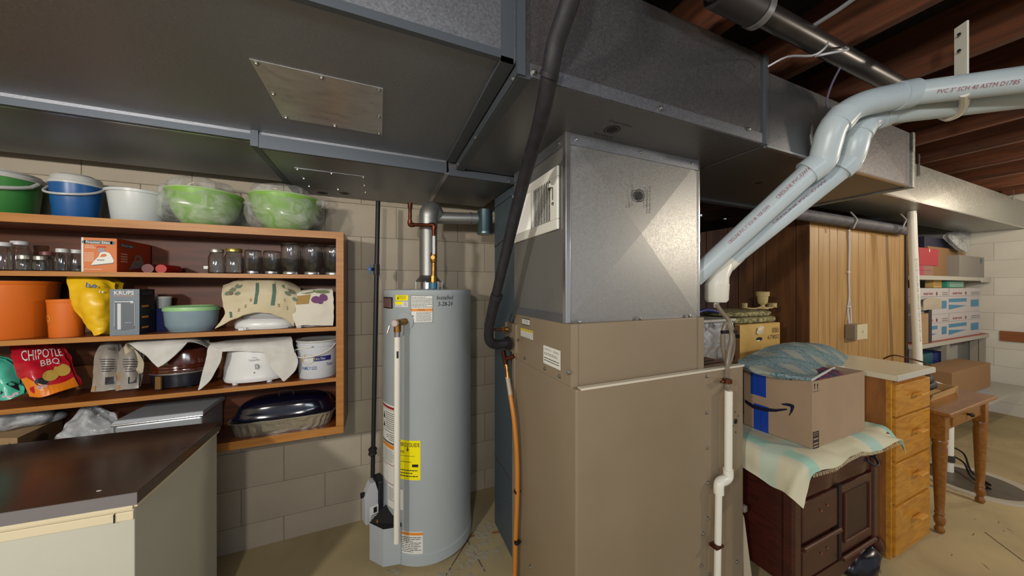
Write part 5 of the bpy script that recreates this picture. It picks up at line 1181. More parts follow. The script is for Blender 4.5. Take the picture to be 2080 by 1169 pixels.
# lidded metal pan
xa, xb = at(222, 865, Y=1.955).x, at(410, 840, Y=1.955).x
al = mat('brushed aluminium', '#a9afb4', .35, .35)
t = thing('lidded_pan', 'rectangular silver metal pan with a sliding lid', 'pan', ((xa+xb)/2, 2.07, Z5))
obj('pan', MB().box(xa+.01, xb-.004, 1.965, 2.19, Z5, Z5+.135), al, t, smooth=False, bevel=.008)
obj('rim', MB().box(xa+.002, xb+.004, 1.957, 2.195, Z5+.135, Z5+.143), steel, t, smooth=False, bevel=.003)
obj('lid', MB().hexa([(xa, 1.955, Z5+.144), (xb+.006, 1.955, Z5+.144), (xb+.006, 2.196, Z5+.144), (xa, 2.196, Z5+.144)], [(xa+.01, 1.965, Z5+.160), (xb, 1.965, Z5+.160), (xb, 2.19, Z5+.160), (xa+.01, 2.19, Z5+.160)]), al, t, smooth=False, bevel=.003)
# roaster on a foil tray
xa, xb = at(452, 870, Y=1.96).x, at(680, 850, Y=1.96).x; xc = (xa+xb)/2
foil = mat('foil', '#a9a599', .3, .8, bump=.6, bscale=40)
t = thing('foil_tray', 'deep crimped foil tray under the dark blue roaster lid', 'tray', (xc, 2.06, Z5))
w2 = (xb-xa)/2; b = MB(); N_ = 56
def rr(r1, r2, n=N_, e=.45): return [(r1*math.copysign(abs(math.cos(a))**e, math.cos(a)), r2*math.copysign(abs(math.sin(a))**e, math.sin(a))) for a in [2*math.pi*i/n for i in range(n)]]
rows = [(.88, Z5+.001, 0), (.90, Z5+.02, .012), (.93, Z5+.045, .012), (.97, Z5+.068, .004), (1.0, Z5+.069, 0), (1.0, Z5+.074, 0), (.965, Z5+.073, 0), (.9, Z5+.06, .01), (.86, Z5+.004, 0)]
vs = []
for k_, z_, am in rows:
    for i, (u, v_) in enumerate(rr(w2*k_, .108*k_)): q = 1+(am if i % 2 else -am); vs.append((xc+u*q, 2.062+v_*q, z_))
b.add(vs, [(j*N_+i, j*N_+(i+1) % N_, (j+1)*N_+(i+1) % N_, (j+1)*N_+i) for j in range(len(rows)-1) for i in range(N_)]+[tuple(range(N_-1, -1, -1)), tuple((len(rows)-1)*N_+i for i in range(N_))])
obj('tray', b, foil, t, smooth=False)
nav = mat('dark blue speckled enamel', '#040514', .12, 0, '#0b0c22', 220, pattern='voronoi', lo=.2, hi=.9, coat=.6)
t = thing('roasting_pan', 'dark blue speckled oval roaster resting in the foil tray', 'roaster', (xc, 2.062, Z5+.08))
zb = Z5+.075
b = MB()
rows = [(1.0, zb), (1.01, zb+.006), (.97, zb+.012), (.93, zb+.03), (.88, zb+.055), (.80, zb+.075), (.66, zb+.088), (.4, zb+.095), (.05, zb+.097)]
b.add([(xc+u*1.0, 2.062+v_, z_) for k_, z_ in rows for u, v_ in rr(w2*.965*k_, .102*k_, N_, .7)], [(j*N_+i, j*N_+(i+1) % N_, (j+1)*N_+(i+1) % N_, (j+1)*N_+i) for j in range(len(rows)-1) for i in range(N_)]+[tuple(range(N_-1, -1, -1)), tuple((len(rows)-1)*N_+i for i in range(N_))])
obj('lid', b, nav, t)
p = at(577, 800, Y=2.05); obj('handle', MB().tube([(xc-.03, 2.05, zb+.088), (xc-.028, 2.05, zb+.115), (xc+.028, 2.05, zb+.115), (xc+.03, 2.05, zb+.088)], .004, 8, smooth=5), dark, t)

# ---------------------------------------------------------------- white cabinet with dark worktop
ZW = .87
A, B_ = at(280, 998, Z=ZW), at(448, 855, Z=ZW)
wx, wy0, wy1 = (A.x+B_.x)/2, A.y, B_.y
lm_ = mat('dark brown laminate', '#33251f', .26, 0, '#3d2d25', 7, detail=8, coat=.15, rvar=.05)
t = thing('worktop', 'dark brown laminate worktop with a grey front edge at lower left', 'worktop', ((wx-1.2), (wy0+wy1)/2, ZW-.04))
yl0, yl1 = at(0, 1041, Z=ZW), at(0, 907, Z=ZW)
ex = (yl0.y-wy0)/(wx-yl0.x); LXW = -2.6
q0 = (LXW, wy0+ex*(wx-LXW)); q1 = (LXW, wy1+ex*(wx-LXW))
obj('top', MB().prism([q0, (wx, wy0), (wx, wy1), q1], ZW-.036, ZW), lm_, t, smooth=False, bevel=.002)
d0 = Vector((q0[0]-wx, q0[1]-wy0, 0)).normalized()
obj('front_band', MB().prism([(q0[0], q0[1]-.002), (wx, wy0-.002), (wx, wy0+.001), (q0[0], q0[1]+.001)], ZW-.036, ZW-.001), mat('grey edge band', '#6c696b', .4), t, smooth=False)
p = at(201, 996, Z=ZW); obj('white_chip', MB().lathe([(.006, ZW), (.004, ZW+.001)], (p.x, p.y), 8, 1, .5), white, t)
cabw = mat('off white cabinet', '#b3b4a8', .5, 0, '#adaea2', 2)
t = thing('base_cabinet', 'off-white cabinet under the dark worktop at lower left', 'cabinet', (wx-.9, (wy0+wy1)/2+.02, 0))
ins = .012
c0 = (LXW, q0[1]+ins); c1 = (wx-ins, wy0+ins); c2 = (wx-ins, wy1-.004); c3_ = (LXW, q1[1]-.004)
obj('body', MB().prism([c0, c1, c2, c3_], 0, ZW-.037), cabw, t, smooth=False, bevel=.002)
trimm = mat('cream trim', '#c8bea2', .45)
for z0, z1, dd in ((ZW-.050, ZW-.037, .009), (ZW-.056, ZW-.050, .004), (ZW-.082, ZW-.057, .006)):
    obj('front_trim', MB().prism([(c0[0], c0[1]-dd), (c1[0], c1[1]-dd), c1, c0], z0, z1), trimm, t, smooth=False, bevel=.0015)
obj('side_trim', MB().box(c1[0], c1[0]+.008, c1[1]-.004, c2[1], ZW-.046, ZW-.037), trimm, t, smooth=False)
p = at(232, 1041, Y=wy0+ex*.1); obj('trim_joint', MB().box(p.x-.001, p.x+.001, p.y-.002, p.y+.01, ZW-.082, ZW-.057), dark, t, smooth=False)
# ---------------------------------------------------------------- antique washstand
mah = mat('dark mahogany', '#32130e', .4, 0, '#421a12', 3, (3, 3, 14), .04, 40, dist=1, coat=.2)
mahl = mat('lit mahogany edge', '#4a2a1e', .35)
CX0, CX1, CYF, CYB, CZ = 1.665, 2.44, .80, 1.24, .72
t = thing('washstand', 'dark mahogany washstand with curved drawer front and small doors under the towel', 'cabinet', ((CX0+CX1)/2, 1.0, 0))
obj('body', MB().box(CX0+.02, CX1-.02, CYF+.025, CYB, .13, CZ-.035), mah, t, smooth=False)
obj('top', MB().box(CX0-.02, CX1+.015, CYF-.035, CYB+.01, CZ-.035, CZ-.004), mah, t, smooth=False, bevel=.008)
for x in (CX0+.03, CX1-.03): obj('corner_post', MB().box(x-.03, x+.03, CYF, CYF+.05, .12, CZ-.035), mah, t, smooth=False, bevel=.01)
# bow-fronted top drawer
b = MB(); n = 24; z0, z1 = CZ-.20, CZ-.045; x0, x1 = CX0+.065, CX1-.065; vs = []
for z, s in ((z0, .0), (z0+.03, 1), (z1-.03, 1), (z1, .2)):
    for i in range(n+1):
        u = i/n; vs.append((x0+(x1-x0)*u, CYF+.012-s*.03*(.5-.5*math.cos(4*math.pi*u)), z))
fs = [(j*(n+1)+i, j*(n+1)+i+1, (j+1)*(n+1)+i+1, (j+1)*(n+1)+i) for j in range(3) for i in range(n)]
b.add(vs, fs); o = obj('drawer', b, mah, t)
p = at(1770, 930, Y=CYF-.03)
obj('drawer_pull', MB().tube([(2.25, CYF-.022, z0+.085), (2.27, CYF-.04, z0+.065), (2.31, CYF-.04, z0+.065), (2.33, CYF-.022, z0+.085)], .006, 8, smooth=4).tube([(2.25, CYF, z0+.09), (2.25, CYF-.026, z0+.088)], .010, 10).tube([(2.33, CYF, z0+.09), (2.33, CYF-.026, z0+.088)], .010, 10), mat('dark brass pull', '#3a3540', .35, .7), o)
xm = at(1708, 1040, Y=CYF).x
for nm, xa, xb, za, zb in (('drawer', CX0+.075, xm-.012, .325, CZ-.215), ('drawer', CX0+.075, xm-.012, .155, .29)):
    o = obj(nm, MB().box(xa, xb, CYF+.006, CYF+.03, za, zb), mah, t, smooth=False, bevel=.005)
    PR(plane((xa, CYF+.004, za), (1, 0, 0), (0, 0, 1))).disc((xb-xa)*.5, (zb-za)*.62, .006, .002).disc((xb-xa)*.68, (zb-za)*.68, .006, .002).done('screw_hole', mat('pale scar', '#8a4a26', .5), o)
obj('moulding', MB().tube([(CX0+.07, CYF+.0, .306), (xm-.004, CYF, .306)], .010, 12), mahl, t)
door = obj('door', MB().box(xm+.015, CX1-.065, CYF+.006, CYF+.03, .175, CZ-.215), mah, t, smooth=False, bevel=.003)
dxa, dxb, dza, dzb = xm+.05, CX1-.11, .235, CZ-.255
obj('door_panel', MB().box(dxa, dxb, CYF+.0035, CYF+.008, dza, dzb), mat('inset mahogany', '#2b1412', .4), door, smooth=False)
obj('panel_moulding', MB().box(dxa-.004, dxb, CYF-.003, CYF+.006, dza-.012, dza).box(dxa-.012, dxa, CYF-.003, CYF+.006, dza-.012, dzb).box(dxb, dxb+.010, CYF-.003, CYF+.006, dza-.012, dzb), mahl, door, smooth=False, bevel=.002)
obj('centre_post', MB().box(xm-.012, xm+.014, CYF+.002, CYF+.03, .15, CZ-.205), mat('black gap wood', '#150b0c', .6), t, smooth=False)
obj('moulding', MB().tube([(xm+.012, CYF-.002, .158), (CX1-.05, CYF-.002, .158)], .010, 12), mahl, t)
n = 20; pts = [(CX0+.06+(CX1-CX0-.12)*i/n, .088+.035*math.cos(2*math.pi*i/n*2)*(1 if i not in (0, n) else .4)) for i in range(n+1)]
pts = [(x, .075+.035*(1-math.cos(4*math.pi*(x-CX0)/(CX1-CX0)))/2) for x, z in pts]
obj('apron', MB().extr([(x, z) for x, z in pts]+[(pts[-1][0], .15), (pts[0][0], .15)], (0, CYF+.004, 0), (1, 0, 0), (0, 0, 1), -.02), mah, t, smooth=False)
for x, y in ((CX0+.03, CYF+.02), (CX1-.03, CYF+.02), (CX0+.03, CYB-.03), (CX1-.03, CYB-.03)):
    sg_ = -1 if x < 2 else 1
    obj('foot', MB().tube([(x, y, .14), (x+sg_*.012, y-.01, .10), (x, y, .06), (x-sg_*.004, y+.004, .025)], [.034, .036, .022, .018], 10, smooth=3).lathe([(.016, 0), (.018, .012), (.016, .024)], (x-sg_*.004, y+.004), 12), mah, t)
# black bag and wood scrap under the stand
obj('black_bag', MB().ell((2.30, .86, .055), (.13, .10, .075), 28, 16, .8, .03, 12, 4, flat=.001), mat('black plastic film', '#14141e', .25), label='crumpled black plastic bag lying under the washstand', cat='bag')
p, q = at(1752, 1143, Z=.01), at(1790, 1165, Z=.01)
obj('wood_scrap', MB().hexa([p, q, q+Vector((.0, .03, 0)), p+Vector((0, .03, 0))], [v+Vector((0, 0, .018)) for v in (p, q, q+Vector((0, .03, 0)), p+Vector((0, .03, 0)))]), mat('grey wood', '#7d7466', .7), label='short grey wood scrap on the floor before the washstand', cat='scrap', smooth=False)
# towel over the washstand
tz = CZ+.001
G = []
Cr = Vector((1.70, .775, tz+.004))
Xa, Xb = 1.60, 2.50
rows = [1.20, 1.08, .96, .86, .79, .755, .735]
for i, y in enumerate(rows):
    r_ = []
    for j in range(9):
        u = j/8; x = CX0-.05+(CX1-CX0+.10)*u; z = tz+.0025*math.sin(j*2.1+i)
        if j == 0: z -= .09+.02*i; x = CX0-.035
        if j == 1: x = CX0-.015; z -= .004
        if i == 5: z -= .012; y_ = y
        if i == 6: z -= .03+.012*math.sin(j*1.3)
        r_.append(Vector((x, y, z)))
    G.append(r_)
G[6][0] = at(1630, 1031, Y=.745); G[5][0] = at(1608, 1010, Y=.775); G[4][0] = at(1592, 998, Y=.81); G[3][0] = at(1565, 985, Y=.87)
G[6][1] = at(1651, 962, Y=.745)
G[6][8] = Vector((2.485, .725, tz-.09)); G[5][8] = Vector((2.49, .75, tz-.05)); G[6][7] = Vector((2.44, .72, tz-.025))
m = bpy.data.materials.new('striped towel'); m.use_nodes = True; nt = m.node_tree; N = nt.nodes; L = nt.links
b_ = N['Principled BSDF']; b_.inputs['Roughness'].default_value = .9
tc = N.new('ShaderNodeTexCoord'); sx = N.new('ShaderNodeSeparateXYZ'); L.new(tc.outputs['Object'], sx.inputs[0])
def band(sock, c0, w_, soft=.012):
    a = N.new('ShaderNodeMath'); a.operation = 'SUBTRACT'; a.inputs[1].default_value = c0; L.new(sock, a.inputs[0])
    b = N.new('ShaderNodeMath'); b.operation = 'ABSOLUTE'; L.new(a.outputs[0], b.inputs[0])
    c = N.new('ShaderNodeMapRange'); c.inputs['From Min'].default_value = w_+soft; c.inputs['From Max'].default_value = w_; L.new(b.outputs[0], c.inputs['Value']); return c.outputs[0]
def mixc(f, a, c):
    x = N.new('ShaderNodeMix'); x.data_type = 'RGBA'; L.new(f, x.inputs[0])
    if isinstance(a, tuple): x.inputs[6].default_value = a
    else: L.new(a, x.inputs[6])
    x.inputs[7].default_value = c; return x.outputs[2]
col = mixc(band(sx.outputs[0], -.36, .028), lin('#c9c6ac'), lin('#9cc4b4'))
col = mixc(band(sx.outputs[0], .17, .05), col, lin('#a5c3ba'))
col = mixc(band(sx.outputs[0], .43, .03), col, lin('#8fb9ac'))
col = mixc(band(sx.outputs[1], -.12, .03), col, lin('#b8c8b8'))
L.new(col, b_.inputs['Base Color'])
M_stripe = m
tw = thing('bath_towel', 'fringed cream and mint striped towel spread over the dark washstand', 'towel', ((CX0+CX1)/2, 1.0, tz))
obj('cloth', MB().patch(G, 7, .004, 20, .004), M_stripe, tw)
f = None
b = MB()
E_ = [Vector(p) for p in G[6][1:]]
for i in range(len(E_)-1):
    for k in range(16):
        p = E_[i].lerp(E_[i+1], k/16); b.tube([p, p+Vector((random.uniform(-.003, .003), -.004, -.013))], .0011, 4)
obj('fringe', b, mat('cream fringe', '#cdbf9c', .9), tw, kind='stuff')

# shipping carton with blanket
AX0, AX1, AY0, AY1 = 1.83, 2.318, .812, 1.106
AZ0, AZ1 = tz+.009, at(1650, 775, Y=.812).z
cm = mat('shipping carton', '#98816a', .75, 0, '#a08970', 5)
t = thing('shipping_box', 'large brown shipping carton with a black curved arrow and blue tape', 'box', ((AX0+AX1)/2, .96, AZ0))
b = MB(); th = .005
b.box(AX0, AX1, AY0, AY0+th, AZ0, AZ1).box(AX0, AX1, AY1-th, AY1, AZ0, AZ1).box(AX0, AX0+th, AY0+th, AY1-th, AZ0, AZ1).box(AX1-th, AX1, AY0+th, AY1-th, AZ0, AZ1).box(AX0+th, AX1-th, AY0+th, AY1-th, AZ0, AZ0+th)
obj('carton', b, cm, t, smooth=False)
def af(px, py): p = at(px, py, X=AX0); return -p.y, p.z
f = plane((AX0, 0, 0), (0, -1, 0), (0, 0, 1))
tape = mat('blue tape', '#1c3f9c', .3)
for (x0, y0, x1, y1) in ((1525, 752, 1556, 803), (1531, 822, 1561, 883)):
    u0, u1 = af(x0, y0)[0], af(x1, y0)[0]; xm_ = (x0+x1)/2
    o = PR(f).rect(u0, af(xm_, y1)[1], u1, af(xm_, y0)[1], .0006).done('tape', tape, t)
    um = (u0+u1)/2; PR(f).text('prime', um-.004, af(xm_, y1)[1]+.015, um+.004, af(xm_, y0)[1]-.01, .001, vert=True).done('tape_print', mat('dark blue print', '#16286a', .4), o)
pr = PR(f); top_ = [(1513, 810), (1530, 821), (1552, 827), (1575, 830), (1598, 829)]; bot_ = [(1513, 817), (1530, 829), (1552, 835), (1575, 836), (1600, 832)]
for (a1, a2, c1_, c2_) in zip(top_, top_[1:], bot_, bot_[1:]): pr.poly([af(*c1_), af(*c2_), af(*a2), af(*a1)], .0008)
hd = [(1586, 819), (1600, 818), (1612, 821), (1614, 826), (1610, 836), (1603, 844)]; hi = [(1590, 822), (1600, 824), (1606, 826), (1606, 829), (1605, 836), (1602, 843)]
for (a1, a2, c1_, c2_) in zip(hd, hd[1:], hi, hi[1:]): pr.poly([af(*c1_), af(*c2_), af(*a2), af(*a1)], .0008)
pr.done('curved_arrow', mat('blue black ink', '#14142c', .5), t)
def ff(px, py): p = at(px, py, Y=AY0); return p.x, p.z
f = plane((0, AY0, 0), (1, 0, 0), (0, 0, 1))
pr = PR(f)
def R_(x0, y0, x1, y1): a, c = ff(x0, y1), ff(x1, y0); pr.rect(a[0], a[1], c[0], c[1])
R_(1651, 793, 1664, 795); 
for x in (1654, 1660): R_(x, 780, x+1, 790); a = ff(x+.5, 777); pr.poly([(a[0]-.006, a[1]-.012), (a[0]+.006, a[1]-.012), a])
for y in (876, 880, 884, 887, 893, 896, 902, 908): R_(1652, y, 1663, y+1)
R_(1651, 876, 1652, 911); R_(1662, 876, 1663, 908)
pr.done('carton_print', ink, t)
# contents and blanket
obj('folded_clothes', MB().ell(((AX0+AX1)/2+.05, .97, AZ1-.028), (.17, .12, .030), 30, 16, .7, .010, 22, 8), mat('red and navy cloth', '#7d1f38', .8, 0, '#20254c', 22, lo=.45, hi=.52), label='dark red and navy folded clothes inside the shipping carton', cat='clothes')
m = bpy.data.materials.new('plaid blanket'); m.use_nodes = True; nt = m.node_tree; N = nt.nodes; L = nt.links
b_ = N['Principled BSDF']; b_.inputs['Roughness'].default_value = .95
tc = N.new('ShaderNodeTexCoord'); mp_ = N.new('ShaderNodeMapping'); mp_.inputs['Rotation'].default_value = (0, 0, R(12)); L.new(tc.outputs['Object'], mp_.inputs[0])
sx = N.new('ShaderNodeSeparateXYZ'); L.new(mp_.outputs[0], sx.inputs[0])
nz = N.new('ShaderNodeTexNoise'); nz.inputs['Scale'].default_value = 160; L.new(tc.outputs['Object'], nz.inputs['Vector'])
rp = N.new('ShaderNodeValToRGB'); rp.color_ramp.elements[0].color = lin('#4f6468'); rp.color_ramp.elements[1].color = lin('#8499a0'); rp.color_ramp.elements[0].position = .35; rp.color_ramp.elements[1].position = .65; L.new(nz.outputs['Fac'], rp.inputs[0])
def mul(a, c):
    x = N.new('ShaderNodeMath'); x.operation = 'MULTIPLY'; L.new(a, x.inputs[0]); L.new(c, x.inputs[1]); return x.outputs[0]
def wave(sock, per, off):
    a = N.new('ShaderNodeMath'); a.operation = 'MULTIPLY_ADD'; a.inputs[1].default_value = 1/per; a.inputs[2].default_value = off; L.new(sock, a.inputs[0])
    c = N.new('ShaderNodeMath'); c.operation = 'FRACT'; L.new(a.outputs[0], c.inputs[0]); return c.outputs[0]
wx1, wy1 = wave(sx.outputs[0], .19, 5.3), wave(sx.outputs[1], .15, 5.15)
bx1_, by1_ = band(wx1, .5, .22, .05), band(wy1, .5, .22, .05)
col = rp.outputs[0]
col = mixc(mul(bx1_, by1_), col, lin('#8d9288'))
col = mixc(band(wx1, .12, .012, .01), col, lin('#2f6a6c')); col = mixc(band(wy1, .12, .012, .01), col, lin('#2f6a6c'))
L.new(col, b_.inputs['Base Color'])
bp = N.new('ShaderNodeBump'); bp.inputs['Strength'].default_value = .5; bp.inputs['Distance'].default_value = .003; L.new(nz.outputs['Fac'], bp.inputs['Height']); L.new(bp.outputs[0], b_.inputs['Normal'])
M_plaid = m
G = [[at(1580, 701, Y=1.17), at(1625, 699, Y=1.18), at(1680, 705, Y=1.16), at(1732, 735, Y=1.10)],
     [at(1545, 713, Y=1.12), at(1610, 706, Y=1.10), at(1672, 714, Y=1.08), at(1722, 744, Y=1.03)],
     [at(1510, 731, Y=1.10), at(1575, 727, Y=1.02), at(1642, 738, Y=.98), at(1703, 754, Y=.96)],
     [at(1498, 735, Y=1.07), at(1545, 752, Y=.97), at(1610, 764, Y=.88), at(1672, 763, Y=.89)],
     [at(1500, 742, Y=1.05), at(1545, 757, Y=.955), at(1608, 768, Y=.85), at(1645, 773, Y=.825)]]
bl = thing('blanket', 'folded blue-green plaid wool blanket lying on the shipping carton', 'blanket', ((AX0+AX1)/2, .98, AZ1))
obj('fold', MB().patch(G, 8, .004, 16, .014), M_plaid, bl)
G2 = [[Vector(p)+Vector((.006, .012, -.022)) for p in r_] for r_ in G[:4]]
obj('fold', MB().patch(G2, 6, .004, 16, .014, 3), M_plaid, bl)
obj('white_binding', MB().tube([at(1648, 772, Y=.83), at(1672, 758, Y=.87), at(1700, 745, Y=.94), at(1725, 748, Y=1.0)], .006, 8, smooth=4), towel_w, bl)

# ---------------------------------------------------------------- counter-height drawer desk
DX0, DX1, DY0, DY1, DZ = 2.535, 3.026, .769, 1.325, 1.0
oak = mat('golden oak', '#bd872c', .42, 0, '#a36c1e', 4, (1.5, 8, 8), .08, 60, detail=7, dist=1.4, coat=.1)
oaks = mat('oak side', '#7f4f28', .5, 0, '#96602f', 3, (6, 6, 1.2), .05, 60, dist=1)
t = thing('drawer_chest', 'tall golden oak chest of four drawers with a white laminate top', 'chest', ((DX0+DX1)/2, 1.1, 0))
obj('carcass', MB().box(2.548, 3.012, .80, DY1, 0.0, DZ-.03), oaks, t, smooth=False)
obj('top', MB().box(DX0, DX1, DY0-.004, DY1+.02, DZ-.030, DZ), mat('cream laminate', '#d2cab0', .3), t, smooth=False, bevel=.002)
obj('top_edge', MB().box(DX0-.001, DX1+.001, DY0-.006, DY0-.004, DZ-.030, DZ-.002), mat('pale grey edge', '#b4b4ac', .4), t, smooth=False)
obj('front_stile', MB().box(2.546, 2.568, .792, .81, 0, DZ-.03), oak, t, smooth=False)
zs_ = [zat(py, 3.012, .785) for py in (762, 818, 822, 907, 910, 985, 989, 1083)]
zs_ = [at(1888, py, Y=.785).z for py in (764, 822, 826, 905, 910, 984, 990, 1080)]
for k in range(4):
    z1_, z0_ = zs_[2*k], zs_[2*k+1]
    d = obj('drawer', MB().box(2.572, 3.012, .780, .81, z0_, z1_), oak, t, smooth=False, bevel=.003)
    hx_, hz_ = 2.815, z1_-(z1_-z0_)*(.42 if k < 3 else .38)
    hb_ = MB(); pts = [(0, 0), (.006, .008), (.018, .012), (.034, .010), (.036, .004), (.030, -.002), (.012, -.002), (0, -.018)]
    hb_.extr([(-y, z) for y, z in pts], (hx_-.045, .780, hz_), (0, 1, 0), (0, 0, 1), .09)
    obj('handle', hb_, mat('light oak handle', '#c08b3c', .4), d, smooth=False, bevel=.001)
# small table
tbm = mat('honey brown table', '#8a5a22', .33, 0, '#76491a', 4, (2, 10, 10), .03, 60, dist=1, coat=.3)
TX0, TX1, TY0, TY1, TZ = 3.045, 3.86, .713, 1.12, .735
t = thing('side_table', 'small brown wooden table with turned legs and one drawer', 'table', ((TX0+TX1)/2, .9, 0))
obj('tabletop', MB().box(TX0, TX1, TY0, TY1, TZ-.022, TZ), tbm, t, smooth=False, bevel=.006)
ap = obj('apron', MB().box(TX0+.055, TX1-.075, TY0+.045, TY1-.05, TZ-.13, TZ-.022), tbm, t, smooth=False)
dr = obj('drawer', MB().box(TX0+.19, TX1-.16, TY0+.037, TY0+.05, TZ-.118, TZ-.03), tbm, t, smooth=False, bevel=.003)
xk = at(1968, 846, Y=TY0+.03).x; obj('knob', MB().tube([(xk, TY0+.037, TZ-.074), (xk, TY0+.025, TZ-.074), (xk, TY0+.02, TZ-.074), (xk, TY0+.008, TZ-.074)], [.008, .007, .015, .008], 14), mat('dark knob', '#2c211c', .25, .5), dr)
prof = [(.012, 0), (.020, .008), (.022, .02), (.016, .035), (.014, .045), (.022, .06), (.024, .085), (.019, .10), (.017, .108), (.021, .112), (.021, .12), (.018, .125), (.021, .2), (.026, .36), (.030, .48), (.030, .51), (.026, .53), (.031, .54), (.031, .553), (.027, .56)]
for x, y in ((TX0+.058, TY0+.055), (TX1-.07, TY0+.055), (TX0+.058, TY1-.05), (TX1-.07, TY1-.05)):
    lg = obj('leg', MB().lathe(prof, (x, y), 24), tbm, t)
    obj('leg_block', MB().box(x-.03, x+.03, y-.028, y+.03, .56, TZ-.023), tbm, lg, smooth=False, bevel=.003)
# low tray carton with vacuum hose on the table
t = thing('carton_tray', 'shallow tan carton on the small table holding a grey hose', 'box', (3.5, .96, TZ))
x1_ = at(1937, 795, Y=.86).x
b = MB(); b.hexa([(3.27, .845, TZ), (x1_-.02, .85, TZ), (x1_-.02, .855, TZ), (3.27, .85, TZ)], [(3.255, .83, TZ+.045), (x1_, .84, TZ+.048), (x1_, .845, TZ+.048), (3.255, .835, TZ+.045)])
b.box(x1_-.022, x1_-.016, .84, 1.08, TZ, TZ+.048).box(3.26, x1_-.02, 1.075, 1.08, TZ, TZ+.048).box(3.26, 3.266, .85, 1.08, TZ, TZ+.045).box(3.27, x1_-.02, .855, 1.075, TZ, TZ+.004)
obj('carton', b, mat('light tan carton', '#b08f5d', .8), t, smooth=False)
hp = []
for i in range(60):
    a = i/60*2*math.pi*1.9; k = 1-.3*(i/60); hp.append((3.48+(.17*k)*math.cos(a), .965+.075*k*math.sin(a), TZ+.028+.075*(i/60)))
b = MB().tube(hp, [(.023 if i % 2 else .021) for i in range(60)], 10)
obj('vacuum_hose', b, mat('grey black hose', '#2b2a33', .5), label='coiled dark grey corrugated hose in the carton tray', cat='hose')

# sump pit
SX, SY, SR_ = 4.14, .875, .265
t = thing('floor_sump', 'round dark sump lid with a pale ring set in the floor', 'sump', (SX, SY, 0))
obj('cover', MB().lathe([(SR_-.03, .001), (SR_-.03, .006), (.01, .006)], (SX, SY), 56), mat('dark sump cover', '#4a443d', .35, 0, '#5a534a', 8), t)
obj('ring', MB().lathe([(SR_+.03, .0005), (SR_+.026, .012), (SR_-.01, .014), (SR_-.034, .007)], (SX, SY), 56, caps=False), mat('chalky ring', '#a8a294', .8), t)
p = at(1925, 955, Z=.02); p = at(1925, 955, Z=.007)
if (p.x-SX)**2+(p.y-SY)**2 > .05: p = Vector((SX-.14, SY+.08, .007))
sp = thing('sump_pipe', 'white plastic pipe rising from the sump lid with a metal clamp', 'pipe', p)
q = Vector((p.x, p.y, .90))
obj('pipe', MB().tube([(p.x, p.y, .007), (p.x, p.y, .60), (p.x+.01, p.y+.02, .655), (p.x+.03, p.y+.12, .68)], .030, 18, smooth=4), pvcw, sp)
obj('clamp', MB().lathe([(.036, zat(935, p.x, p.y)), (.036, zat(922, p.x, p.y))], (p.x, p.y), 18), mat('dark clamp', '#4a4a48', .4, .6), sp)
for k in (0, 1):
    a = Vector((p.x+.02, p.y-.02, .20-.07*k)); e_ = at(2015, 985+k*8, Z=.012)
    obj('sump_cable', MB().tube([a, a+Vector((.06, -.04, -.05)), (a+e_)/2+Vector((0, 0, -.05+.01*k)), e_+Vector((-.03, 0, .01)), e_+Vector((0, .05, 0))], .006, 8, smooth=5), dark, label=['black cable curving from the sump pipe over the lid, upper one', 'black cable curving from the sump pipe over the lid, lower one'][k], cat='cable', group='sump cables')
# ---------------------------------------------------------------- storage shelves by the far wall
SX0, SX1, SYF, SYB = 4.70, 6.67, 1.29, 1.60
zt1 = at(2005, 563, Y=SYF).z; zt2 = at(2005, 678, Y=SYF).z
wshelf = mat('white shelf paint', '#aeaca2', .5)
t = thing('storage_shelves', 'open white wooden storage shelves along to the far wall', 'shelf', (5.2, 1.4, 0))
obj('shelf_board', MB().box(SX0, SX1, SYF, SYB, zt1-.042, zt1-.002), wshelf, t, smooth=False)
obj('shelf_board', MB().box(SX0, SX1, SYF, SYB, zt2-.04, zt2), wshelf, t, smooth=False)
obj('red_liner', MB().box(SX0, SX1-.01, SYF+.005, SYB, zt2, zt2+.004), mat('red liner', '#9c4a38', .6), t, smooth=False)
zt3 = .36
obj('shelf_board', MB().box(SX0, SX1, SYF-.24, SYB, zt3-.03, zt3), wshelf, t, smooth=False)
pdim = mat('post paint', '#8f8a80', .6)
xpos = at(1923, 760, Y=SYF+.03).x
for x in (SX0+.03, xpos, SX1-.04):
    obj('post', MB().box(x-.045 if x == xpos else x-.03, x+.045 if x == xpos else x+.03, SYF+.02, SYF+.055, 0, zt2-.04), pdim, t, smooth=False)
obj('post', MB().box(SX1-.11, SX1-.03, SYF+.06, SYF+.11, 0, zt2-.04), pdim, t, smooth=False)
obj('end_support', MB().box(SX1-.10, SX1-.02, SYF+.16, SYF+.20, zt2, 1.95), mat('bare wood', '#a08660', .7), t, smooth=False)
obj('end_bracket', MB().box(SX1-.28, SX1+.01, SYF-.012, SYF, zt1-.06, zt1-.005), wshelf, t, smooth=False)
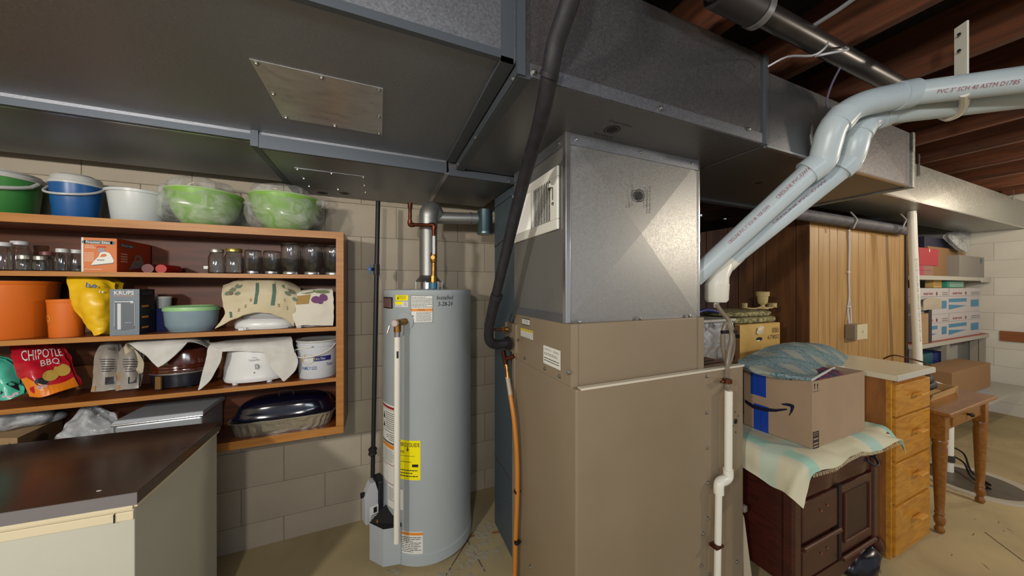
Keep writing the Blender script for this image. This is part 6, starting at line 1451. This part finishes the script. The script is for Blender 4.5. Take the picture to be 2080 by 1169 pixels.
# things on it
def sbox(name, label, p0, p1, pyt, z, m, Y=SYF+.03, dep=.2, cat='box', pr=None, group=None, rot=0, bev=.002):
    x0, x1 = at(p0, 600, Y=Y).x, at(p1, 600, Y=Y).x; z1 = zat(pyt, (x0+x1)/2, Y)
    t = thing(name, label, cat, ((x0+x1)/2, Y+dep/2, z), group)
    obj('carton', MB().box(x0, x1, Y, Y+dep, z, z1, rot=rot), m, t, smooth=False, bevel=bev)
    return t, x0, x1, z1
mcard = mat('brown carton', '#8a6a48', .8)
t, a, c, z1 = sbox('cardboard_box', 'big brown carton on the top storage shelf behind the red box', 1885, 1946, 503, zt1, mcard, SYF+.10, .2)
t, a, c, z1 = sbox('cardboard_box', 'brown carton corner behind the grey box on the top shelf', 1948, 1966, 509, zt1, mcard, SYF+.21, .1)
t, a, c, z1 = sbox('cardboard_box', 'grey box with a blue-green mark at the end of the top shelf', 1949, 1999, 520, zt1, mat('grey carton', '#85817a', .8), SYF+.015, .14)
p = at(1997, 530, Y=SYF+.013); PR(plane((0, SYF+.0135, 0), (1, 0, 0), (0, 0, 1))).disc(p.x-.06, p.z+.0, .03, .001, n=9).done('printed_mark', mat('teal print', '#43747c', .6), t)
t, a, c, z1 = sbox('shoe_box', 'red box on the top storage shelf beside the pole', 1867, 1906, 504, zt1+.10, mat('red carton', '#a52a38', .5), SYF+.02, .06)
PR(plane((0, SYF+.0195, 0), (1, 0, 0), (0, 0, 1))).rect((a+c)/2, z1-.035, (a+c)/2+.02, z1-.005).done('label', paper, t)
for i in range(2):
    x0_, x1_ = at(1867, 550, Y=SYF+.02).x, at(1896, 550, Y=SYF+.02).x
    t = thing('shoe_box', ['pink-ended flat box lying lowest in the stack under the red box', 'pink-ended flat box directly under the red box'][i], 'box', ((x0_+x1_)/2, SYF+.05, zt1+.05*i))
    obj('carton', MB().box(x0_, x1_, SYF+.02, SYF+.09, zt1+.05*i, zt1+.05*i+.048), mat('brown pink carton', '#8f6a5a', .7), t, smooth=False)
    obj('end_panel', MB().box(x0_-.002, x0_+.10, SYF+.018, SYF+.02, zt1+.05*i, zt1+.05*i+.048), mat('pink carton', '#a83a5c', .5), t, smooth=False)
G = [[at(1930, 472, Y=1.42), at(1955, 470, Y=1.42), at(1972, 474, Y=1.42)], [at(1925, 480, Y=1.36), at(1952, 480, Y=1.34), at(1972, 486, Y=1.36)], [at(1938, 494, Y=1.33), at(1955, 498, Y=1.31), at(1970, 504, Y=1.33)], [at(1942, 500, Y=1.33), at(1953, 507, Y=1.31), at(1962, 512, Y=1.32)]]
bag('plastic_bag', 'crumpled translucent bag heaped above the brown carton near the far wall', G, polyw, dy=.06, seed=31)
t, a, c, z1 = sbox('storage_bin', 'dark navy bin lying on top of the brown carton', 1878, 1942, 484, at(1900, 503, Y=SYF+.10).z, mat('navy bin', '#1e1e38', .5), SYF+.12, .14, 'bin')
# copier paper cartons
def paper_box(label, p0, p1, pyt, pyb, Y=SYF+.03, dep=.22, side=None):
    x0, x1 = at(p0, 620, Y=Y).x, at(p1, 620, Y=Y).x; xm = (x0+x1)/2
    z0 = zat(pyb, xm, Y); z1 = zat(pyt, xm, Y); return x0, x1, z0, z1
pw = mat('white carton', '#b7b3b4', .6); bl_ = mat('blue carton print', '#3f80a4', .5)
cols = [(1868, 1911, 'behind the pole'), (1927, 1970, 'beside the far wall')]
zmid = (zt2+.005+zat(583, 6.0, SYF+.03))/2
ztop = zat(584, at(1950, 600, Y=SYF+.03).x, SYF+.03)
hbx = (ztop-zt2-.006)/2
n_ = 0
for (p0, p1, wh) in cols:
    for k in (0, 1):
        x0, x1 = at(p0, 620, Y=SYF+.03).x, at(p1, 620, Y=SYF+.03).x
        x2 = x1+(.30 if k == 0 or True else .3)
        x2 = min(at(p1+(16 if p0 < 1900 else 22), 620, Y=SYF+.03).x, SX1-.03); z0 = zt2+.005+hbx*k; z1 = z0+hbx-.002
        t = thing('paper_carton', ('upper' if k else 'lower')+' white and blue copier paper carton '+wh, 'box', ((x0+x2)/2, SYF+.14, z0))
        obj('carton', MB().box(x0, x2, SYF+.034, SYF+.25, z0, z1-.06), pw, t, smooth=False)
        obj('lid', MB().box(x0-.006, x2+.004, SYF+.028, SYF+.255, z1-.085, z1), pw, t, smooth=False, bevel=.002)
        fr3 = plane((x0, SYF+.0335, z0), (1, 0, 0), (0, 0, 1)); w_ = x1-x0
        PR(fr3).rect(.02, hbx*.43, w_*.86, hbx*.57).poly([(.02, hbx*.14), (w_*.86, hbx*.26), (.02, hbx*.34)]).rect(w_*1.08, hbx*.2, (x2-x0)*.94, hbx*.5).done('blue_print', bl_, t)
        f4 = plane((x0, SYF+.0275, z0), (1, 0, 0), (0, 0, 1))
        PR(f4).text('xerox', w_*.15, hbx*.74, w_*.6, hbx*.82, .001, bold=True).disc(w_*.78, hbx*.78, hbx*.07, .001).done('red_print', mat('dark red print', '#8c2430', .5), t)
        PR(f4).text('x', w_*.74, hbx*.745, w_*.82, hbx*.815, .002).lines(w_*1.05, hbx*.7, (x2-x0)*.95, hbx*.85, 2).done('print', inkg, t)
t, a, c, z1 = sbox('cardboard_box', 'green box on top of the paper cartons', 1925, 1958, 571, ztop+.002, mat('green carton', '#2c8a70', .5), SYF+.05, .1)
PR(plane((0, SYF+.0495, 0), (1, 0, 0), (0, 0, 1))).lines(a+.05, ztop+.008, c-.02, z1-.01, 3).done('print', paper, t)
t, a, c, z1 = sbox('cardboard_box', 'tan box on end between paper cartons and the top shelf', 1897, 1913, 568, ztop+.002, card2, SYF+.08, .06)
t, a, c, z1 = sbox('cardboard_box', 'tan carton standing in front of the paper cartons beside the pole', 1870, 1886, 636, zt2+.005, card, SYF+.004, .024)
t, a, c, z1 = sbox('level_tool', 'dark narrow tool standing between tan carton and paper cartons', 1887, 1893, 628, zt2+.005, mat('dark tool', '#2a2730', .5), SYF+.002, .02, 'tool')
G = [[at(1869, 612, Y=1.30), at(1885, 606, Y=1.30), at(1904, 608, Y=1.305)], [at(1869, 622, Y=1.28), at(1888, 616, Y=1.275), at(1907, 618, Y=1.285)], [at(1869, 631, Y=1.275), at(1886, 628, Y=1.275), at(1904, 626, Y=1.28)]]
tw = obj('work_gloves', MB().patch(G, 6, .006, 20, .02), mat('cream cloth', '#a59c8a', .9), label='cream cloth bundle lying over the tan carton beside the pole', cat='cloth')
# left of the pole
for i, (pyt, z_) in enumerate(((583, 0), (625, 0), (652, 0))):
    z0 = [zat(620, 4.3, 1.26), zat(650, 4.3, 1.26), zt2+.005][i]; z1 = [zat(585, 4.3, 1.26), zat(622, 4.3, 1.26), zat(652, 4.3, 1.26)][i]
    x0_, x1_ = at(1839, 600, Y=1.40).x, at(1852, 600, Y=1.40).x+.05
    obj('cardboard_box', MB().box(x0_, x1_, 1.40, 1.58, [zt2+.005+2*.138, zt2+.005+.138, zt2+.005][i], [zt2+.005+.415, zt2+.004+2*.138, zt2+.004+.138][i]), mcard, label=['brown carton left of the pole, topmost of three', 'brown carton left of the pole, middle of three', 'brown carton left of the pole, lowest of three'][i], cat='box', smooth=False, bevel=.002)
obj('paper_stack', MB().box(at(1839, 600, Y=1.42).x, at(1850, 600, Y=1.42).x, 1.42, 1.55, zt1, zt1+.24, rot=R(3)), mat('scribbled paper', '#a9abb0', .7, 0, '#2a2a34', 18, lo=.55, hi=.6), label='papers standing on the top shelf left of the pole', cat='paper', smooth=False)
# under the shelves
t, a, c, z1 = sbox('cardboard_box', 'long brown open carton on the bottom shelf near the far wall', 1934, 2012, 746, .47, mat('brown carton', '#8a6a48', .8), SYF-.20, .21)
obj('storage_box', MB().box(a, c-.02, SYF-.19, SYF+.01, .361, .469), mat('white blue box', '#8f9296', .6), label='flat white box under the long brown carton', cat='box', smooth=False)
obj('storage_box', MB().box(4.80, 5.25, 1.34, 1.55, .36, .80), mat('teal blue bin', '#1f5560', .5), label='teal bin on the bottom shelf behind the pole', cat='box', smooth=False, bevel=.01)
obj('storage_box', MB().box(5.30, 5.62, 1.36, 1.55, .36, .78), mat('blue bin', '#1a2a6c', .5), label='blue bin next to the teal bin on the bottom shelf', cat='box', smooth=False, bevel=.01)

# ---------------------------------------------------------------- bench with boxes behind the furnace and carton
BZ = .985
t = thing('work_bench', 'plain wooden bench hidden behind furnace and blanket, carrying boxes', 'bench', (2.0, 1.4, 0))
obj('bench_top', MB().box(1.60, 2.50, 1.27, 1.95, BZ-.03, BZ), mat('plain wood', '#7d6142', .7), t, smooth=False)
for x, y in ((1.64, 1.31), (2.46, 1.31), (1.64, 1.91), (2.46, 1.91)): obj('leg', MB().box(x-.03, x+.03, y-.03, y+.03, 0, BZ-.03), mat('plain wood', '#7d6142', .7), t, smooth=False)
MY = 1.30
mx0, mx1 = at(1503, 700, Y=MY).x, at(1584, 700, Y=MY).x; mz = at(1545, 657, Y=MY).z
t = thing('moving_box', 'yellow-tan moving box with a hand hole and printed number', 'box', ((mx0+mx1)/2, MY+.18, BZ))
obj('carton', MB().box(mx0, mx1, MY, MY+.36, BZ, mz), card2, t, smooth=False)
obj('side_print_or_shade', MB().box(mx0-.001, mx0, MY+.001, MY+.359, BZ+.001, mz-.001), mat('shaded carton', '#6b4c2c', .8), t, 'printed side in a shaded brown tone', smooth=False)  # left side of the carton coloured as if in shade
f = plane((0, MY, 0), (1, 0, 0), (0, 0, 1))
def mb_(px, py): p = at(px, py, Y=MY); return p.x, p.z
a, c = mb_(1568, 676), mb_(1581, 664); d, e = mb_(1559, 689), mb_(1582, 678)
PR(f).text('000', a[0], a[1], c[0], c[1], .001).text('67802', d[0], d[1], e[0], e[1], .001).done('printed_number', mat('carton ink', '#3a2a1e', .6), t)
a = mb_(1542, 688); PR(f).disc(a[0], a[1], .033, .001, ry=.013).done('hand_hole', dark, t)
PR(f).rect(a[0]-.03, a[1]-.013, a[0]+.005, a[1]-.006, .0015).done('hole_light', paper, t)
f = plane((mx0-.001, 0, 0), (0, -1, 0), (0, 0, 1))
PR(f).rect(-MY-.06, BZ+.16, -MY-.0, BZ+.185, .0006).text('N2', -MY-.10, BZ+.19, -MY-.03, BZ+.25, .0006, vert=True, bold=True).text('DS', -MY-.10, BZ+.02, -MY-.03, BZ+.12, .0006, vert=True, bold=True).done('bold_print', ink, t)
G = [[at(1537, 660, Y=MY+.01), at(1545, 658, Y=MY+.01), at(1552, 660, Y=MY+.01)], [at(1539, 668, Y=MY-.006), at(1545, 668, Y=MY-.012), at(1551, 668, Y=MY-.008)], [at(1538, 677, Y=MY-.006), at(1545, 679, Y=MY-.01), at(1550, 676, Y=MY-.006)]]
obj('tape_scrap', MB().patch(G, 5, .006, 60, .001), mat('wrinkled tape', '#c4b89c', .4), t)
# foam / carpet roll on the box
G = []
fx0, fx1 = at(1478, 640, Y=1.36).x, at(1572, 640, Y=1.36).x
t = thing('carpet_pad', 'lumpy folded carpet padding lying on the moving box', 'padding', ((fx0+fx1)/2, 1.45, mz))
mpad = mat('speckled padding', '#a39a68', .95, 0, '#5f5a44', 60, lo=.4, hi=.6, bump=.8, bscale=90)
obj('pad_layer', MB().ell(((fx0+fx1)/2, 1.46, mz+.022), ((fx1-fx0)/2, .15, .022), 60, 14, .45, .006, 60, 2), mpad, t)
obj('pad_layer', MB().ell(((fx0+fx1)/2-.02, 1.47, mz+.062), ((fx1-fx0)/2*.95, .15, .020), 60, 14, .45, .006, 60, 5), mpad, t)
# candle holder
cx1_, cy1_ = at(1549, 620, Y=1.44).x, 1.44; cz = mz+.082; zz2 = lambda py: zat(py, cx1_, cy1_)
ivory = mat('ivory ceramic', '#b3a06c', .4)
t = thing('candle_holder', 'ivory candle holder with a tall centre goblet and side cups', 'candle holder', (cx1_, cy1_, cz))
zb_, zt_ = cz, zz2(592); hh = zt_-zb_
k = .036
obj('goblet', MB().lathe([(k*1.0, zb_), (k*.9, zb_+hh*.06), (k*.35, zb_+hh*.16), (k*.3, zb_+hh*.22), (k*.7, zb_+hh*.3), (k*.86, zb_+hh*.42), (k*.95, zb_+hh*.74), (k*1.12, zb_+hh*.75), (k*1.15, zb_+hh*.97), (k*1.2, zt_), (k*1.05, zt_), (k*.8, zb_+hh*.5)], (cx1_, cy1_), 28), ivory, t)
for px, dy in ((1512, .0), (1572, -.01), (1564, .06)):
    x_ = at(px, 630, Y=1.44+dy).x; zc_ = zat(615, x_, 1.44+dy)
    obj('candle_cup', MB().lathe([(.018, cz+.008), (.022, cz+.012), (.017, cz+.016), (.0185, zc_), (.016, zc_)], (x_, 1.44+dy), 20), ivory, t)
    obj('arm', MB().tube([(cx1_, 1.44, cz+.014), ((cx1_+x_)/2, 1.43+dy/2, cz+.006), (x_, 1.44+dy, cz+.012)], .005, 8, smooth=4), ivory, t)
# clear tote with cloths
bx0, bx1 = at(1380, 700, Y=1.34).x, at(1466, 700, Y=1.34).x
bx0 = 1.605
bx1 = at(1464, 700, Y=1.30).x
bx1 = max(bx1, bx0+.24); 
t = thing('plastic_tote', 'cloudy plastic tote with a blue handle, filled with pale fabric', 'tote', (1.72, 1.5, BZ))
TXa, TXb = 1.61, at(1478, 690, Y=1.30).x
if TXb < TXa+.1: TXb = TXa+.2
zt4 = zat(652, 1.8, 1.45)
obj('bin', MB().box(TXa, mx0-.02, 1.32, 1.72, BZ, zt4), polyw, t, smooth=False, bevel=.015)
obj('fabric', MB().box(TXa+.015, mx0-.035, 1.335, 1.70, BZ+.005, zt4-.05), mat('pale pink fabric', '#b39a86', .9, 0, '#a08670', 20), t, smooth=False, bevel=.02)
obj('lid', MB().box(TXa-.01, mx0-.012, 1.31, 1.73, zt4, zt4+.02), mat('cloudy lid', '#a8a69c', .4), t, smooth=False, bevel=.008)
a = at(1425, 640, D=1.95); 
obj('handle', MB().tube([at(1418, 634, Y=1.42), at(1435, 629, Y=1.42), at(1457, 633, Y=1.42)], .010, 10, smooth=4), mat('blue handle plastic', '#24307a', .35), t)
# switch box on the panelling
a, c = at(1722, 688, Y=PY-.02), at(1743, 657, Y=PY-.02)
t = thing('switch_box', 'surface-mounted light switch box on the wood panelling', 'switch', ((a.x+c.x)/2, PY-.02, a.z))
obj('box', MB().box(a.x, c.x, PY-.065, PY-.003, a.z, c.z), mat('grey metal box', '#8a8172', .4, .3), t, smooth=False, bevel=.002)
obj('face_plate', MB().box(a.x+.02, c.x+.02, PY-.070, PY-.065, a.z-.002, c.z+.004), mat('ivory plate', '#c2ba98', .4), t, smooth=False, bevel=.002)
xm_ = (a.x+c.x)/2+.02; zm = (a.z+c.z)/2
obj('toggle', MB().box(xm_-.005, xm_+.005, PY-.085, PY-.070, zm-.004, zm+.014), white, t, smooth=False, bevel=.002)
t = thing('switch_cable', 'pale flat cable stapled down the panelling to the switch box', 'cable', (xm_, PY-.01, c.z))
y_ = PY-.008
obj('cable', MB().tube([at(1736, 445, Y=y_-.02), at(1738, 457, Y=y_), at(1727, 461, Y=y_), at(1724, 475, Y=y_), at(1725, 500, Y=y_), at(1724, 560, Y=y_), at(1725, 600, Y=y_), at(1722, 630, Y=y_), at(1725, 657, Y=y_-.02)], .006, 8, smooth=4), wc, t)
obj('cable', MB().tube([at(1725, 600, Y=y_), at(1728, 630, Y=y_), at(1729, 657, Y=y_-.02)], .005, 8, smooth=4), wc, t)
for py in (468, 552, 622):
    p = at(1725, py, Y=y_-.006); obj('staple', MB().box(p.x-.014, p.x+.014, y_-.008, y_+.006, p.z-.004, p.z+.004), white, t, smooth=False)
# cable over the panel foot by the desk
obj('brown_cord', MB().tube([at(1795, 728, Y=1.33), at(1815, 721, Y=1.25), at(1845, 727, Y=1.18), at(1875, 735, Y=1.1), at(1890, 742, Y=1.0)], .006, 8, smooth=4), mat('brown cord', '#4f2a1c', .5), label='thin brown cord lying along the back of the white chest top', cat='cord')
# white board leaning at the side of the furnace
a, c = at(1512, 1018, Y=.97), at(1528, 1169, Y=.97)
t = thing('folded_board', 'folded white board leaning in the gap beside the furnace', 'board', (1.61, .98, 0))
obj('panel', MB().hexa([(1.585, .955, 0), (1.62, .93, 0), (1.622, 1.2, 0), (1.587, 1.2, 0)], [(1.568, .96, a.z-.02), (1.582, .955, a.z-.06), (1.584, 1.2, a.z-.06), (1.57, 1.2, a.z-.02)]), mat('white board', '#aaa08a', .6), t, smooth=False)
obj('clip', MB().box(1.568, 1.592, .945, .975, a.z-.03, a.z), mat('grey clip', '#77746c', .5), t, smooth=False, bevel=.005)
bpy.context.view_layer.update()
